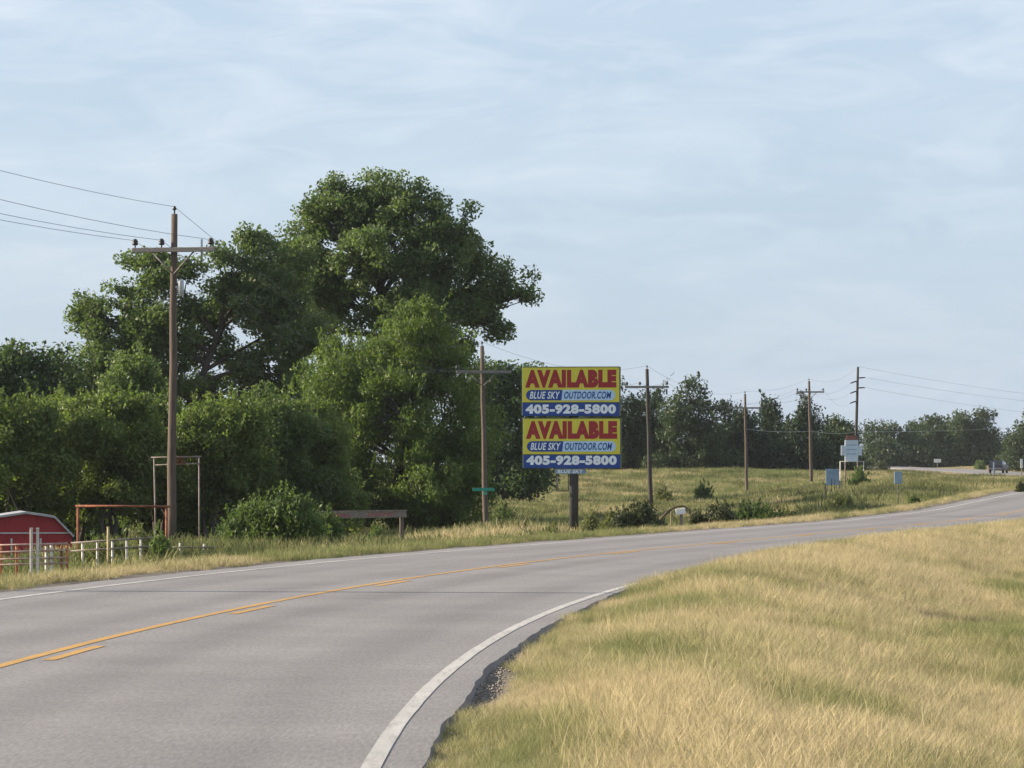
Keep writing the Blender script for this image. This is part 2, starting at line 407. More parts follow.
dzs = [-.12] + [0.0] * 12 + [-.12]
cols = [strip_pts(o_, d_) for o_, d_ in zip(offs, dzs)]
rv = np.stack(cols, 1); nr, nc = rv.shape[:2]
ii = np.arange(nc - 1)[None, :] + np.arange(nr - 1)[:, None] * nc
rf = np.stack([ii, ii + 1, ii + nc + 1, ii + nc], -1).reshape(-1, 4)
rm = fast_mesh('road', rv.reshape(-1, 3), rf)
at = rm.attributes.new('across', 'FLOAT', 'POINT'); at.data.foreach_set('value', np.stack([np.broadcast_to(o_, ry.shape) for o_ in offs], 1).ravel().astype(np.float32))
at = rm.attributes.new('along', 'FLOAT', 'POINT'); at.data.foreach_set('value', np.repeat(along, nc).astype(np.float32))

def road_mat(name, base, paint=False):
    m = bpy.data.materials.new(name); m.use_nodes = True; t = m.node_tree; b = t.nodes['Principled BSDF']
    b.inputs['Roughness'].default_value = .82; b.inputs['Specular IOR Level'].default_value = .3
    co = N(t, 'ShaderNodeTexCoord')
    wmap = N(t, 'ShaderNodeMapping'); wmap.inputs['Scale'].default_value = (1.4, .14, 1); t.links.new(co.outputs['Object'], wmap.inputs['Vector'])
    fine = N(t, 'ShaderNodeTexNoise', i_Scale=38.0, i_Detail=4.0, i_Roughness=.75); t.links.new(co.outputs['Object'], fine.inputs['Vector'])
    big = N(t, 'ShaderNodeTexNoise', i_Scale=.35, i_Detail=5.0, i_Roughness=.6); t.links.new(co.outputs['Object'], big.inputs['Vector'])
    mr = N(t, 'ShaderNodeMapRange'); mr.inputs[1].default_value = .25; mr.inputs[2].default_value = .75; mr.inputs[3].default_value = .80; mr.inputs[4].default_value = 1.22
    mb = N(t, 'ShaderNodeMapRange'); mb.inputs[1].default_value = .3; mb.inputs[2].default_value = .7; mb.inputs[3].default_value = .88; mb.inputs[4].default_value = 1.1
    t.links.new(fine.outputs['Fac'], mr.inputs[0]); t.links.new(big.outputs['Fac'], mb.inputs[0])
    mul = N(t, 'ShaderNodeMath', operation='MULTIPLY'); t.links.new(mr.outputs[0], mul.inputs[0]); t.links.new(mb.outputs[0], mul.inputs[1])
    last = mul.outputs[0]
    if not paint:
        # wheel paths: slightly polished and darker, stretched streaks along the lane
        a1 = N(t, 'ShaderNodeAttribute', attribute_name='across'); a2 = N(t, 'ShaderNodeAttribute', attribute_name='along')
        cb = N(t, 'ShaderNodeCombineXYZ'); sc1 = N(t, 'ShaderNodeMath', operation='MULTIPLY'); sc1.inputs[1].default_value = .035
        t.links.new(a2.outputs['Fac'], sc1.inputs[0]); t.links.new(a1.outputs['Fac'], cb.inputs[0]); t.links.new(sc1.outputs[0], cb.inputs[1])
        st = N(t, 'ShaderNodeTexNoise', i_Scale=1.6, i_Detail=5.0, i_Roughness=.55); t.links.new(cb.outputs[0], st.inputs['Vector'])
        ms = N(t, 'ShaderNodeMapRange'); ms.inputs[1].default_value = .3; ms.inputs[2].default_value = .7; ms.inputs[3].default_value = .90; ms.inputs[4].default_value = 1.07
        t.links.new(st.outputs['Fac'], ms.inputs[0])
        m2 = N(t, 'ShaderNodeMath', operation='MULTIPLY'); t.links.new(last, m2.inputs[0]); t.links.new(ms.outputs[0], m2.inputs[1]); last = m2.outputs[0]
        cg = N(t, 'ShaderNodeCombineXYZ'); sg1 = N(t, 'ShaderNodeMath', operation='MULTIPLY'); sg1.inputs[1].default_value = .09
        t.links.new(a2.outputs['Fac'], sg1.inputs[0]); t.links.new(a1.outputs['Fac'], cg.inputs[0]); t.links.new(sg1.outputs[0], cg.inputs[1])
        gr = N(t, 'ShaderNodeTexNoise', i_Scale=42.0, i_Detail=3.0, i_Roughness=.8); t.links.new(cg.outputs[0], gr.inputs['Vector'])
        mg = N(t, 'ShaderNodeMapRange'); mg.inputs[1].default_value = .3; mg.inputs[2].default_value = .7; mg.inputs[3].default_value = .74; mg.inputs[4].default_value = 1.27
        t.links.new(gr.outputs['Fac'], mg.inputs[0])
        m4 = N(t, 'ShaderNodeMath', operation='MULTIPLY'); t.links.new(last, m4.inputs[0]); t.links.new(mg.outputs[0], m4.inputs[1]); last = m4.outputs[0]
        # four wheel tracks at about +-0.9 and +-2.7 m
        ab = N(t, 'ShaderNodeMath', operation='ABSOLUTE'); t.links.new(a1.outputs['Fac'], ab.inputs[0])
        s2 = N(t, 'ShaderNodeMath', operation='SUBTRACT'); s2.inputs[1].default_value = 1.78; t.links.new(ab.outputs[0], s2.inputs[0])
        ab2 = N(t, 'ShaderNodeMath', operation='ABSOLUTE'); t.links.new(s2.outputs[0], ab2.inputs[0])
        s3 = N(t, 'ShaderNodeMath', operation='SUBTRACT'); s3.inputs[1].default_value = .88; t.links.new(ab2.outputs[0], s3.inputs[0])
        ab3 = N(t, 'ShaderNodeMath', operation='ABSOLUTE'); t.links.new(s3.outputs[0], ab3.inputs[0])
        wp = N(t, 'ShaderNodeMapRange'); wp.interpolation_type = 'SMOOTHSTEP'; wp.inputs[1].default_value = .12; wp.inputs[2].default_value = .55; wp.inputs[3].default_value = .90; wp.inputs[4].default_value = 1.03
        t.links.new(ab3.outputs[0], wp.inputs[0])
        m3 = N(t, 'ShaderNodeMath', operation='MULTIPLY'); t.links.new(last, m3.inputs[0]); t.links.new(wp.outputs[0], m3.inputs[1]); last = m3.outputs[0]
    mu = N(t, 'ShaderNodeVectorMath', operation='SCALE'); mu.inputs[0].default_value = base; t.links.new(last, mu.inputs['Scale'])
    if paint:
        # worn paint: asphalt shows through in spots
        wn = N(t, 'ShaderNodeTexNoise', i_Scale=7.0, i_Detail=7.0, i_Roughness=.75); t.links.new(wmap.outputs['Vector'], wn.inputs['Vector'])
        wr = N(t, 'ShaderNodeMapRange'); wr.inputs[1].default_value = .48; wr.inputs[2].default_value = .72; wr.inputs[3].default_value = 0; wr.inputs[4].default_value = .75
        t.links.new(wn.outputs['Fac'], wr.inputs[0])
        mxp = N(t, 'ShaderNodeMixRGB'); mxp.inputs[2].default_value = (.17, .16, .155, 1); t.links.new(wr.outputs[0], mxp.inputs[0]); t.links.new(mu.outputs[0], mxp.inputs[1])
        t.links.new(mxp.outputs[0], b.inputs['Base Color'])
    else:
        t.links.new(mu.outputs[0], b.inputs['Base Color'])
    bp = N(t, 'ShaderNodeBump'); bp.inputs['Strength'].default_value = .5; bp.inputs['Distance'].default_value = .006
    t.links.new(fine.outputs['Fac'], bp.inputs['Height']); t.links.new(bp.outputs['Normal'], b.inputs['Normal'])
    M[name] = m; return m
road_mat('asphalt', (.200, .187, .181)); road_mat('paint_white', (.42, .405, .375), True); road_mat('paint_yellow', (.44, .245, .06), True)
rm.polygons.foreach_set('use_smooth', np.zeros(len(rf), bool)); rm.materials.append(M['asphalt'])
road = link(bpy.data.objects.new('road', rm)); tag(road, 'two lane grey asphalt road bending right and away', kind='structure')
def stripe(name, s0, s1, y0, y1, m_, dz=.004, label=None, step=.5):
    yy = np.arange(y0, y1 + step * .5, step if y1 < 320 or step < .5 else step)
    sl = road_sl(yy); n_ = np.sqrt(1 + sl ** 2)
    def q(s): 
        w_ = s + (vnoise(yy * 1.3, yy * 0 + s * 10, 3) - .5) * .008
        return np.stack([road_x(yy) + w_ / n_, yy - sl / n_ * w_, road_z(yy) + dz], -1)
    v = np.stack([q(s0), q(s1)], 1).reshape(-1, 3); k = np.arange(len(yy) - 1) * 2
    me = fast_mesh(name, v, np.stack([k, k + 1, k + 3, k + 2], -1)); me.materials.append(m_)
    o = link(bpy.data.objects.new(name, me), road)
    if label: o['label'] = label
    return o
stripe('edge_line', 3.50, 3.605, -60, 900, M['paint_white'], label='white edge line along the near side of the road')
stripe('edge_line', -3.66, -3.54, -60, 900, M['paint_white'], label='white edge line along the far side of the road')
stripe('centre_line', -.16, -.05, -60, 900, M['paint_yellow'], label='solid yellow centre line')
for k in range(24):
    y0 = 0.3 + 12.1 * k
    stripe('centre_dash', .06, .17, y0, y0 + 3.0, M['paint_yellow'], step=.25)

# ------------------------------------------------------------------ grass (stuff): tufts instanced on points, all made in nodes
def grass_group(name, h, wid, bend, spread, blades, seed, tilt=.5):
    ng = bpy.data.node_groups.new(name, 'GeometryNodeTree')
    ng.interface.new_socket('Geometry', in_out='INPUT', socket_type='NodeSocketGeometry')
    ng.interface.new_socket('Geometry', in_out='OUTPUT', socket_type='NodeSocketGeometry')
    L = ng.links.new
    gi = N(ng, 'NodeGroupInput'); gout = N(ng, 'NodeGroupOutput')
    grid = N(ng, 'GeometryNodeMeshGrid'); grid.inputs['Size X'].default_value = 1; grid.inputs['Size Y'].default_value = 1
    grid.inputs['Vertices X'].default_value = 2; grid.inputs['Vertices Y'].default_value = 4
    pos = N(ng, 'GeometryNodeInputPosition'); sp = N(ng, 'ShaderNodeSeparateXYZ'); L(pos.outputs[0], sp.inputs[0])
    def mth(op, a, b_=None, c=None):
        n = N(ng, 'ShaderNodeMath', operation=op)
        for i, v in enumerate((a, b_, c)):
            if v is None: continue
            if isinstance(v, (int, float)): n.inputs[i].default_value = v
            else: L(v, n.inputs[i])
        return n.outputs[0]
    tt = mth('ADD', sp.outputs[1], .5)
    x_ = mth('MULTIPLY', mth('MULTIPLY', sp.outputs[0], wid), mth('SUBTRACT', 1.0, mth('MULTIPLY', mth('MULTIPLY', tt, tt), .9)))
    y_ = mth('MULTIPLY', mth('POWER', tt, 2.0), bend)
    cb = N(ng, 'ShaderNodeCombineXYZ'); L(x_, cb.inputs[0]); L(y_, cb.inputs[1]); L(mth('MULTIPLY', tt, h), cb.inputs[2])
    spn = N(ng, 'GeometryNodeSetPosition'); L(grid.outputs[0], spn.inputs[0]); L(cb.outputs[0], spn.inputs['Position'])
    join = N(ng, 'GeometryNodeJoinGeometry')
    for k in range(4):
        ln = N(ng, 'GeometryNodeMeshLine'); ln.inputs['Count'].default_value = blades
        ln.inputs['Offset'].default_value = (0, 0, 0)
        rp = N(ng, 'FunctionNodeRandomValue', data_type='FLOAT_VECTOR'); rp.inputs[0].default_value = (-spread, -spread, -.02); rp.inputs[1].default_value = (spread, spread, 0); rp.inputs['Seed'].default_value = seed + k * 13
        s1 = N(ng, 'GeometryNodeSetPosition'); L(ln.outputs[0], s1.inputs[0]); L(rp.outputs[0], s1.inputs['Offset'])
        rr = N(ng, 'FunctionNodeRandomValue', data_type='FLOAT_VECTOR'); rr.inputs[0].default_value = (-tilt, -tilt, 0); rr.inputs[1].default_value = (tilt, tilt, 6.28); rr.inputs['Seed'].default_value = seed + k * 13 + 5
        rs = N(ng, 'FunctionNodeRandomValue', data_type='FLOAT'); rs.inputs[2].default_value = .45; rs.inputs[3].default_value = 1.15; rs.inputs['Seed'].default_value = seed + k * 13 + 9
        ip = N(ng, 'GeometryNodeInstanceOnPoints'); L(s1.outputs[0], ip.inputs['Points']); L(spn.outputs[0], ip.inputs['Instance'])
        e2r = N(ng, 'FunctionNodeEulerToRotation'); L(rr.outputs[0], e2r.inputs[0]); L(e2r.outputs[0], ip.inputs['Rotation']); L(rs.outputs[1], ip.inputs['Scale'])
        rl = N(ng, 'GeometryNodeRealizeInstances'); L(ip.outputs[0], rl.inputs[0])
        sm_ = N(ng, 'GeometryNodeSetMaterial'); sm_.inputs['Material'].default_value = M['grass_blade']; L(rl.outputs[0], sm_.inputs[0])
        g2i = N(ng, 'GeometryNodeGeometryToInstance'); L(sm_.outputs[0], g2i.inputs[0]); L(g2i.outputs[0], join.inputs[0])
    ip = N(ng, 'GeometryNodeInstanceOnPoints'); L(gi.outputs[0], ip.inputs['Points']); L(join.outputs[0], ip.inputs['Instance'])
    ip.inputs['Pick Instance'].default_value = True
    def attr(nm, ty):
        n = N(ng, 'GeometryNodeInputNamedAttribute', data_type=ty); n.inputs['Name'].default_value = nm; return n
    L(attr('var', 'INT').outputs[0], ip.inputs['Instance Index'])
    rz = N(ng, 'ShaderNodeCombineXYZ'); L(attr('rotz', 'FLOAT').outputs[0], rz.inputs[2])
    e2r = N(ng, 'FunctionNodeEulerToRotation'); L(rz.outputs[0], e2r.inputs[0]); L(e2r.outputs[0], ip.inputs['Rotation'])
    L(attr('scl', 'FLOAT').outputs[0], ip.inputs['Scale'])
    L(ip.outputs[0], gout.inputs[0])
    return ng
STRAW = np.array([.53, .44, .262]); GREEN = np.array([.185, .215, .085]); OLIVE = np.array([.32, .30, .140])
def tint_of(dry, n):
    d = np.clip(dry + rng.normal(0, .21, n), 0, 1)[:, None]
    c = np.where(d < .5, GREEN + (OLIVE - GREEN) * d * 2, OLIVE + (STRAW - OLIVE) * (d * 2 - 1))
    return c * rng.uniform(.78, 1.2, (n, 1))
def grass_obj(name, label, x, y, scl, group, dry=None, cat='grass', shade=1.0):
    n = len(x); z = ground(x, y)
    me = bpy.data.meshes.new(name); me.vertices.add(n); me.vertices.foreach_set('co', np.stack([x, y, z], -1).astype(np.float32).ravel())
    d = dryness(x, y) if dry is None else dry
    c4 = np.concatenate([tint_of(d, n) * np.broadcast_to(shade, n)[:, None], np.ones((n, 1))], 1).astype(np.float32)
    a = me.attributes.new('tint', 'FLOAT_COLOR', 'POINT'); a.data.foreach_set('color', c4.ravel())
    a = me.attributes.new('scl', 'FLOAT', 'POINT'); a.data.foreach_set('value', scl.astype(np.float32))
    a = me.attributes.new('rotz', 'FLOAT', 'POINT'); a.data.foreach_set('value', rng.uniform(0, 6.28, n).astype(np.float32))
    a = me.attributes.new('var', 'INT', 'POINT'); a.data.foreach_set('value', rng.integers(0, 4, n).astype(np.int32))
    me.materials.append(M['grass_blade'])
    o = link(bpy.data.objects.new(name, me)); md = o.modifiers.new('tufts', 'NODES'); md.node_group = group
    return tag(o, label, cat, kind='stuff')
def scatter(dens, y0, y1, xl, xr, step=6.0):
    """dens(y) per square metre, xl(y)/xr(y) limits"""
    X = []; Y = []
    y = y0
    while y < y1:
        st = min(step, y1 - y); a, b_ = xl(y + st / 2), xr(y + st / 2)
        if b_ > a:
            n = int(dens(y + st / 2) * st * (b_ - a)); X.append(rng.uniform(a, b_, n)); Y.append(rng.uniform(y, y + st, n))
        y += st
    return np.concatenate(X), np.concatenate(Y)
HALF = 512 / F
# near: right-hand roadside
x, y = scatter(lambda y: 175 * min(1, (38 / y)) , 17, 175, lambda y: max(-HALF * y - 2, float(road_x(y)) + 3.3), lambda y: HALF * y * 1.12 + 2.5, 3.0)
s = lat(x, y); rag = np.interp(y, ry, ragR)
bare = sstep(28, 31, y) * (1 - sstep(43, 47, y)) * .26       # the gravelly bare strip on the inside of the bend
nn = fbm(x / .5, y / .9, 61, 3)
edge0 = rag - .10 + .12 * fbm(y / .25, y * 0, 131, 2) + bare * (0.6 + .8 * fbm(y / 1.5, y * 0, 77, 2))
keep = (s > edge0) & (nn > .22 - .1 * sstep(4.2, 5, s))
x, y, s = x[keep], y[keep], s[keep]
patch = fbm(x / 1.1, y / 3.2, 83, 3)
scl = (.55 + .75 * patch) * (0.45 + .55 * sstep(3.9 - .8 * sstep(48, 62, y), 6.0 - 2.2 * sstep(48, 62, y), s)) * rng.uniform(.7, 1.25, len(x)) * np.where(y > 60, 1.05, 1.0)
near_group = grass_group('near_grass_tufts', .175, .0058, .12, .12, 30, 3, .65)
grass_obj('roadside_grass', 'tall straw and green grass on the near right side of the road', x, y, scl, near_group)
stalk_group = grass_group('seed_stalk_tufts', .28, .0055, .10, .10, 7, 19, .3)
x, y = scatter(lambda y: 10 * min(1, (38 / y)), 17, 150, lambda y: max(-HALF * y - 2, float(road_x(y)) + 4.2), lambda y: HALF * y * 1.12 + 2.5, 3.0)
keep = (fbm(x / .9 + 7, y / 2.2, 113, 3) > .46) & (lat(x, y) > 4.5)
x, y = x[keep], y[keep]
grass_obj('seed_stalks', 'thin pale seed stalks standing above the near roadside grass', x, y, rng.uniform(.55, 1.05, len(x)), stalk_group, dry=np.clip(rng.normal(.85, .15, len(x)), 0, 1))
# far side verge
x, y = scatter(lambda y: 95 * min(1, 60 / y), 40, 330, lambda y: max(-HALF * y * 1.1 - 3, float(road_x(y)) - 14), lambda y: min(float(road_x(y)) - 4.2, HALF * y * 1.1 + 3), 3.0)
s = lat(x, y); rag = np.interp(y, ry, ragL)
keep = (s < rag - .15 - .5 * fbm(y / 2.0, y * 0, 91, 3)) & (fbm(x / .6, y / 1.2, 95, 3) > .2)
x, y, s = x[keep], y[keep], s[keep]
scl = (.55 + .8 * fbm(x / 1.2, y / 3.0, 99, 3)) * (.45 + .55 * sstep(4.3, 5.3, -s)) * rng.uniform(.7, 1.3, len(x))
verge_group = grass_group('verge_grass_tufts', .17, .010, .10, .14, 18, 41)
grass_obj('verge_grass', 'yellow green grass strip along the far edge of the road', x, y, scl, verge_group, dry=np.clip(dryness(x, y) * .8 + .14 * (1 - sstep(7, 12, -s)), 0, 1))
# field behind
x, y = scatter(lambda y: 14 * min(1, 180 / y) ** 1.0, 95, 470, lambda y: -HALF * y * 1.06 - 3, lambda y: min(HALF * y * 1.08 + 3, float(road_x(y)) - 10), 5.0)
keep = fbm(x / 1.6, y / 3, 55, 3) > .34
x, y = x[keep], y[keep]
scl = (.6 + .9 * fbm(x / 3, y / 8, 57, 3)) * rng.uniform(.6, 1.3, len(x))
field_group = grass_group('field_grass_tufts', .30, .030, .17, .30, 18, 77)
wd_ = sstep(.56, .66, fbm(x / 1.5 + 40, y / 4.5, 71, 3))
scl = scl * (1 + .35 * wd_)
grass_obj('field_grass', 'rough olive and green pasture grass behind the billboard', x, y, scl, field_group, dry=np.clip(dryness(x, y) * .85 - .45 * wd_ + .06, 0, 1), shade=.98 - .33 * wd_)
# far verge pieces between the two stretches of road
x, y = scatter(lambda y: 5, 330, 720, lambda y: -6.0, lambda y: float(road_x(y)) - 7.0, 10.0)
keep = np.abs(x / y) < HALF * 1.1
x, y = x[keep], y[keep]
grass_obj('far_grass', 'distant grass slope below the far stretch of road', x, y, rng.uniform(.7, 1.3, len(x)) * (.7 + .5 * fbm(x / 4, y / 9, 58, 2)), field_group)
# gravel crumbs on the bare strip at the inside of the bend
st_v = []; st_f = []
ny_ = rng.uniform(27, 47, 1500); sr = np.interp(ny_, ry, ragR) + .02 + rng.uniform(0, 1, 1500) ** 1.3 * .36
cx = road_x(ny_) + sr; cz = ground(cx, ny_)
ico = np.array([(1, 0, 0), (-1, 0, 0), (0, 1, 0), (0, -1, 0), (0, 0, 1), (0, 0, -1)], float); icf = np.array([(0, 2, 4), (2, 1, 4), (1, 3, 4), (3, 0, 4), (2, 0, 5), (1, 2, 5), (3, 1, 5), (0, 3, 5)])
sz = rng.uniform(.006, .016, 1500)
vv = (ico[None] * rng.uniform(.6, 1.2, (1500, 6, 1)) * sz[:, None, None] * np.array([1.2, 1.2, .7])) + np.stack([cx, ny_, cz + .005], -1)[:, None]
me = fast_mesh('gravel', vv.reshape(-1, 3), (icf[None] + (np.arange(1500) * 6)[:, None, None]).reshape(-1, 3)); me.materials.append(M['stone'])
tag(link(bpy.data.objects.new('gravel', me)), 'loose grey gravel crumbs beside the broken pavement edge', 'gravel', kind='stuff')

# ------------------------------------------------------------------ trees
def leaf_mesh(name, cen, L, W, seed, up=.25, axis_up=0.0, outward=None):
    r = np.random.default_rng(seed); n = len(cen)
    nrm = r.normal(0, 1, (n, 3)); nrm[:, 2] += up * 2
    if outward is not None: nrm += outward * .8
    nrm /= np.linalg.norm(nrm, axis=1)[:, None] + 1e-9
    ax = r.normal(0, 1, (n, 3)); ax[:, 2] += axis_up * 3
    ax -= nrm * np.sum(ax * nrm, 1)[:, None]; ax /= np.linalg.norm(ax, axis=1)[:, None] + 1e-9
    bx = np.cross(nrm, ax); k = r.uniform(.65, 1.3, (n, 1))
    a = ax * L * k * .5; b_ = bx * W * k * .5
    v = np.stack([cen - a, cen + b_ - a * .1 + nrm * W * .12, cen + a, cen - b_ - a * .1 + nrm * W * .12], 1).reshape(-1, 3)
    f = np.arange(n * 4).reshape(-1, 4)
    return fast_mesh(name, v, f)

def clumps(lobes, n, r, fill=.5):
    c = np.array([l[0] for l in lobes]); rad = np.array([l[1] for l in lobes])
    wgt = (rad[:, 0] * rad[:, 2] + rad[:, 0] * rad[:, 1]) ; wgt /= wgt.sum()
    k = r.choice(len(lobes), n, p=wgt)
    u = r.normal(0, 1, (n, 3)); u /= np.linalg.norm(u, axis=1)[:, None]
    q = fill + (1 - fill) * np.sqrt(r.uniform(0, 1, n))
    q *= 1 + .12 * r.normal(0, 1, n)
    return c[k] + u * rad[k] * q[:, None], k, u

def tree(name, label, cat, base, lobes, n_clump, per, clump_r, leaf, leafmat, seed, group=None, trunk_r=.25, fork=None, axis_up=0., up=.25, fill=.5, crown='crown', stems=1, wood='bark', aspect=.55, limbs=True, split=0, shoots=0):
    """base xyz; lobes [((x,y,z),(rx,ry,rz))] world"""
    r = np.random.default_rng(seed); base = np.array(base, float)
    root = thing(name, label, cat, base, group)
    big = lobes
    if split:
        sub = []
        for (c_, rd) in lobes:
            c_ = np.array(c_); rd = np.array(rd); sub.append((tuple(c_), tuple(rd * .72)))
            for q in range(split):
                u = r.normal(0, 1, 3); u /= np.linalg.norm(u); sub.append((tuple(c_ + u * rd * r.uniform(.65, .98)), tuple(rd * r.uniform(.30, .52))))
        big = sub
    cc, kk_, uu = clumps(big, n_clump, r, fill)
    if split: kk_ = kk_ // (split + 1)
    low = cc[:, 2] > base[2] + .15 * clump_r
    cc, kk_, uu = cc[low], kk_[low], uu[low]
    # leaves
    sz = clump_r * r.uniform(.6, 1.35, len(cc))
    cnt = np.maximum(4, (per * r.uniform(.5, 1.4, len(cc)) * (sz / clump_r) ** 2)).astype(int)
    idx = np.repeat(np.arange(len(cc)), cnt)
    g = r.normal(0, 1, (len(idx), 3)); gl = np.linalg.norm(g, axis=1)[:, None]
    g = g / gl * (r.uniform(0, 1, (len(idx), 1)) ** .5)
    pos = cc[idx] + g * sz[idx][:, None] * np.array([1, 1, .72 + .5 * axis_up])
    if shoots:
        sp_, sk, su = clumps(big, shoots * 3, r, .95); okk = su[:, 2] > -.1; sp_ = sp_[okk][:shoots]
        si = np.repeat(np.arange(len(sp_)), 26); uu_ = r.uniform(0, 1, len(si)); hh_ = r.uniform(.7, 1.9, len(sp_)) * clump_r
        lean = r.normal(0, .35, (len(sp_), 2))
        so = np.stack([lean[si, 0] * uu_ * hh_[si], lean[si, 1] * uu_ * hh_[si], uu_ * hh_[si]], -1) + r.normal(0, .16, (len(si), 3)) * clump_r * (1.15 - uu_[:, None])
        pos = np.concatenate([pos, sp_[si] + so]); g = np.concatenate([g, r.normal(0, .5, (len(si), 3))])
    keep = pos[:, 2] > base[2] + .03
    me = leaf_mesh(crown, (pos - base)[keep], leaf, leaf * aspect, seed, up, axis_up, g[keep] * .6)
    me.materials.append(M[leafmat])
    link(bpy.data.objects.new(crown, me), root)
    # wood
    mb = MB(); cen = np.array([l[0] for l in lobes]); mid = cen.mean(0)
    if fork is None: fork = base + (mid - base) * np.array([.35, .35, .38])
    fork = np.array(fork, float)
    starts = []
    for k in range(stems):
        o = np.array([r.normal(0, .25), r.normal(0, .25), 0]) * (stems > 1) * clump_r * 1.5
        b0 = base + o - np.array([0, 0, .15]); f0 = fork + o * 2.2
        p1 = b0 + (f0 - b0) * .5 + np.array([r.normal(0, .12), r.normal(0, .12), 0]) * trunk_r * 3
        mb.tube([b0, b0 + (p1 - b0) * .15, p1, f0], [trunk_r * 1.35, trunk_r, trunk_r * .85, trunk_r * .7], 9); starts.append(f0)
    if limbs:
        tops = sorted(range(len(lobes)), key=lambda j: -lobes[j][0][2])
        lead_top = np.array(lobes[tops[0]][0], float)
        def leader(u, st_):
            p = st_ + (lead_top - st_) * u; bendv = np.array([math.sin(u * 5 + seed) - math.sin(seed), math.cos(u * 4 + seed) - math.cos(seed), 0]) * .045 * np.linalg.norm(lead_top - st_)
            return p + bendv
        if stems == 1:
            mb.tube([leader(u, starts[0]) for u in np.linspace(0, 1, 8)], [trunk_r * (.7 - .58 * u) for u in np.linspace(0, 1, 8)], 8, cap=False)
        for j, l in enumerate(lobes):
            f0 = starts[j % len(starts)]; e = np.array(l[0], float)
            if stems == 1:
                ub = np.clip((e[2] - f0[2]) / max(.1, lead_top[2] - f0[2]), 0, 1) * r.uniform(.35, .7); f0 = leader(ub, f0)
            m1 = f0 + (e - f0) * .5 + np.array([r.normal(0, .3), r.normal(0, .3), r.uniform(-.1, .4)]) * np.linalg.norm(e - f0) * .12
            mb.tube([f0, m1, e], [trunk_r * .42, trunk_r * .26, trunk_r * .12], 7, cap=False)
            sel = np.where(kk_ == j)[0][:14]
            for q in sel:
                a = m1 + (e - m1) * r.uniform(.2, 1); bq = cc[q]
                mm = (a + bq) / 2 + r.normal(0, .08, 3) * np.linalg.norm(bq - a)
                mb.tube([a, mm, bq], [trunk_r * .15, trunk_r * .09, trunk_r * .035], 5, cap=False)
    mb.build('trunk' if stems == 1 else 'stems', M[wood], root, off=base)
    return root

def lob(px, Z, dz=.8):
    """lobes from picture ellipses (cx,cy,rx,ry[,depth offset]) at distance Z"""
    o = []
    for q in px:
        d = Z + (q[4] if len(q) > 4 else 0); c = P(q[0], q[1], d); k = d / F
        o.append((tuple(c), (q[2] * k, max(q[2], q[3]) * k * dz, q[3] * k)))
    return o
def base_at(px, Z):
    X = (px - 512) * Z / F; return (X, Z, g1(X, Z))

# the big old tree rising behind the rest
tree('broadleaf_tree', 'tallest broad-crowned tree, towering above the leafy mass at the left', 'tree', base_at(405, 246),
     lob([(372, 213, 46, 30), (335, 222, 36, 34, 1), (422, 222, 46, 34, -1), (395, 255, 62, 44, -2), (452, 258, 46, 34, 0), (322, 270, 36, 42), (488, 282, 38, 34, 1), (520, 296, 20, 14, 1), (430, 305, 62, 44, -1), (355, 305, 52, 50, 0), (478, 315, 34, 26, 2), (316, 206, 22, 18), (345, 204, 34, 24), (390, 204, 40, 24), (300, 240, 26, 34, 2), (310, 330, 44, 44, 3), (405, 345, 60, 40)], 246),
     980, 115, .70, .23, 'leaf_oak', 101, split=6, trunk_r=.42, fork=P(400, 345, 246), fill=.35)
tree('broadleaf_tree', 'round-topped open tree behind the nearest utility pole, its dark fork showing', 'tree', base_at(196, 236),
     lob([(232, 268, 40, 34), (178, 285, 42, 38, -1), (118, 308, 34, 30, 0), (88, 312, 18, 20), (275, 262, 34, 34, 1), (150, 262, 22, 20), (250, 300, 50, 36, 1), (140, 345, 50, 34, 0), (200, 330, 40, 34, 2), (292, 320, 36, 50, 2), (90, 372, 34, 40, 0), (270, 365, 40, 34, 1), (150, 392, 50, 28), (228, 394, 50, 26, 3), (300, 390, 40, 30, 2)], 236),
     800, 115, .70, .23, 'leaf_oak', 102, split=6, trunk_r=.30, fork=P(190, 400, 236), fill=.4)
tree('broadleaf_tree', 'low dark tree at the left edge of the picture, behind the barn', 'tree', base_at(28, 232),
     lob([(8, 372, 34, 28), (52, 378, 28, 32), (-30, 375, 34, 30), (30, 410, 50, 36), (-20, 420, 44, 40)], 232), 200, 110, .95, .27, 'leaf_oak_dark', 103, trunk_r=.3)
tree('broadleaf_tree', 'dark tree wedged between the second utility pole and the billboard', 'tree', base_at(508, 300),
     lob([(500, 385, 28, 30), (520, 395, 22, 34), (508, 430, 38, 44), (530, 455, 26, 36), (480, 410, 26, 50), (512, 478, 40, 18), (490, 460, 34, 30)], 300), 260, 105, .95, .30, 'leaf_oak_dark', 104, trunk_r=.3)
tree('willow_tree', 'dense bright green willow-like tree left of the second utility pole', 'tree', base_at(395, 214),
     lob([(405, 352, 46, 42), (440, 362, 40, 40, 1), (362, 372, 46, 46, 0), (335, 410, 38, 50, 0), (400, 410, 60, 60, -2), (452, 412, 42, 58, 0), (470, 455, 26, 56, 0), (345, 470, 44, 46, 0), (415, 475, 62, 48, -2), (385, 512, 66, 26, 0), (462, 510, 34, 30, 0), (425, 330, 26, 22), (400, 400, 66, 58, 4), (400, 470, 66, 50, 4), (322, 430, 36, 56, 2), (345, 372, 40, 40, 2), (318, 490, 40, 36, 2)], 214),
     1050, 130, .58, .21, 'leaf_willow', 105, split=4, shoots=420, trunk_r=.3, axis_up=.55, up=.05, fill=.55, aspect=.36)
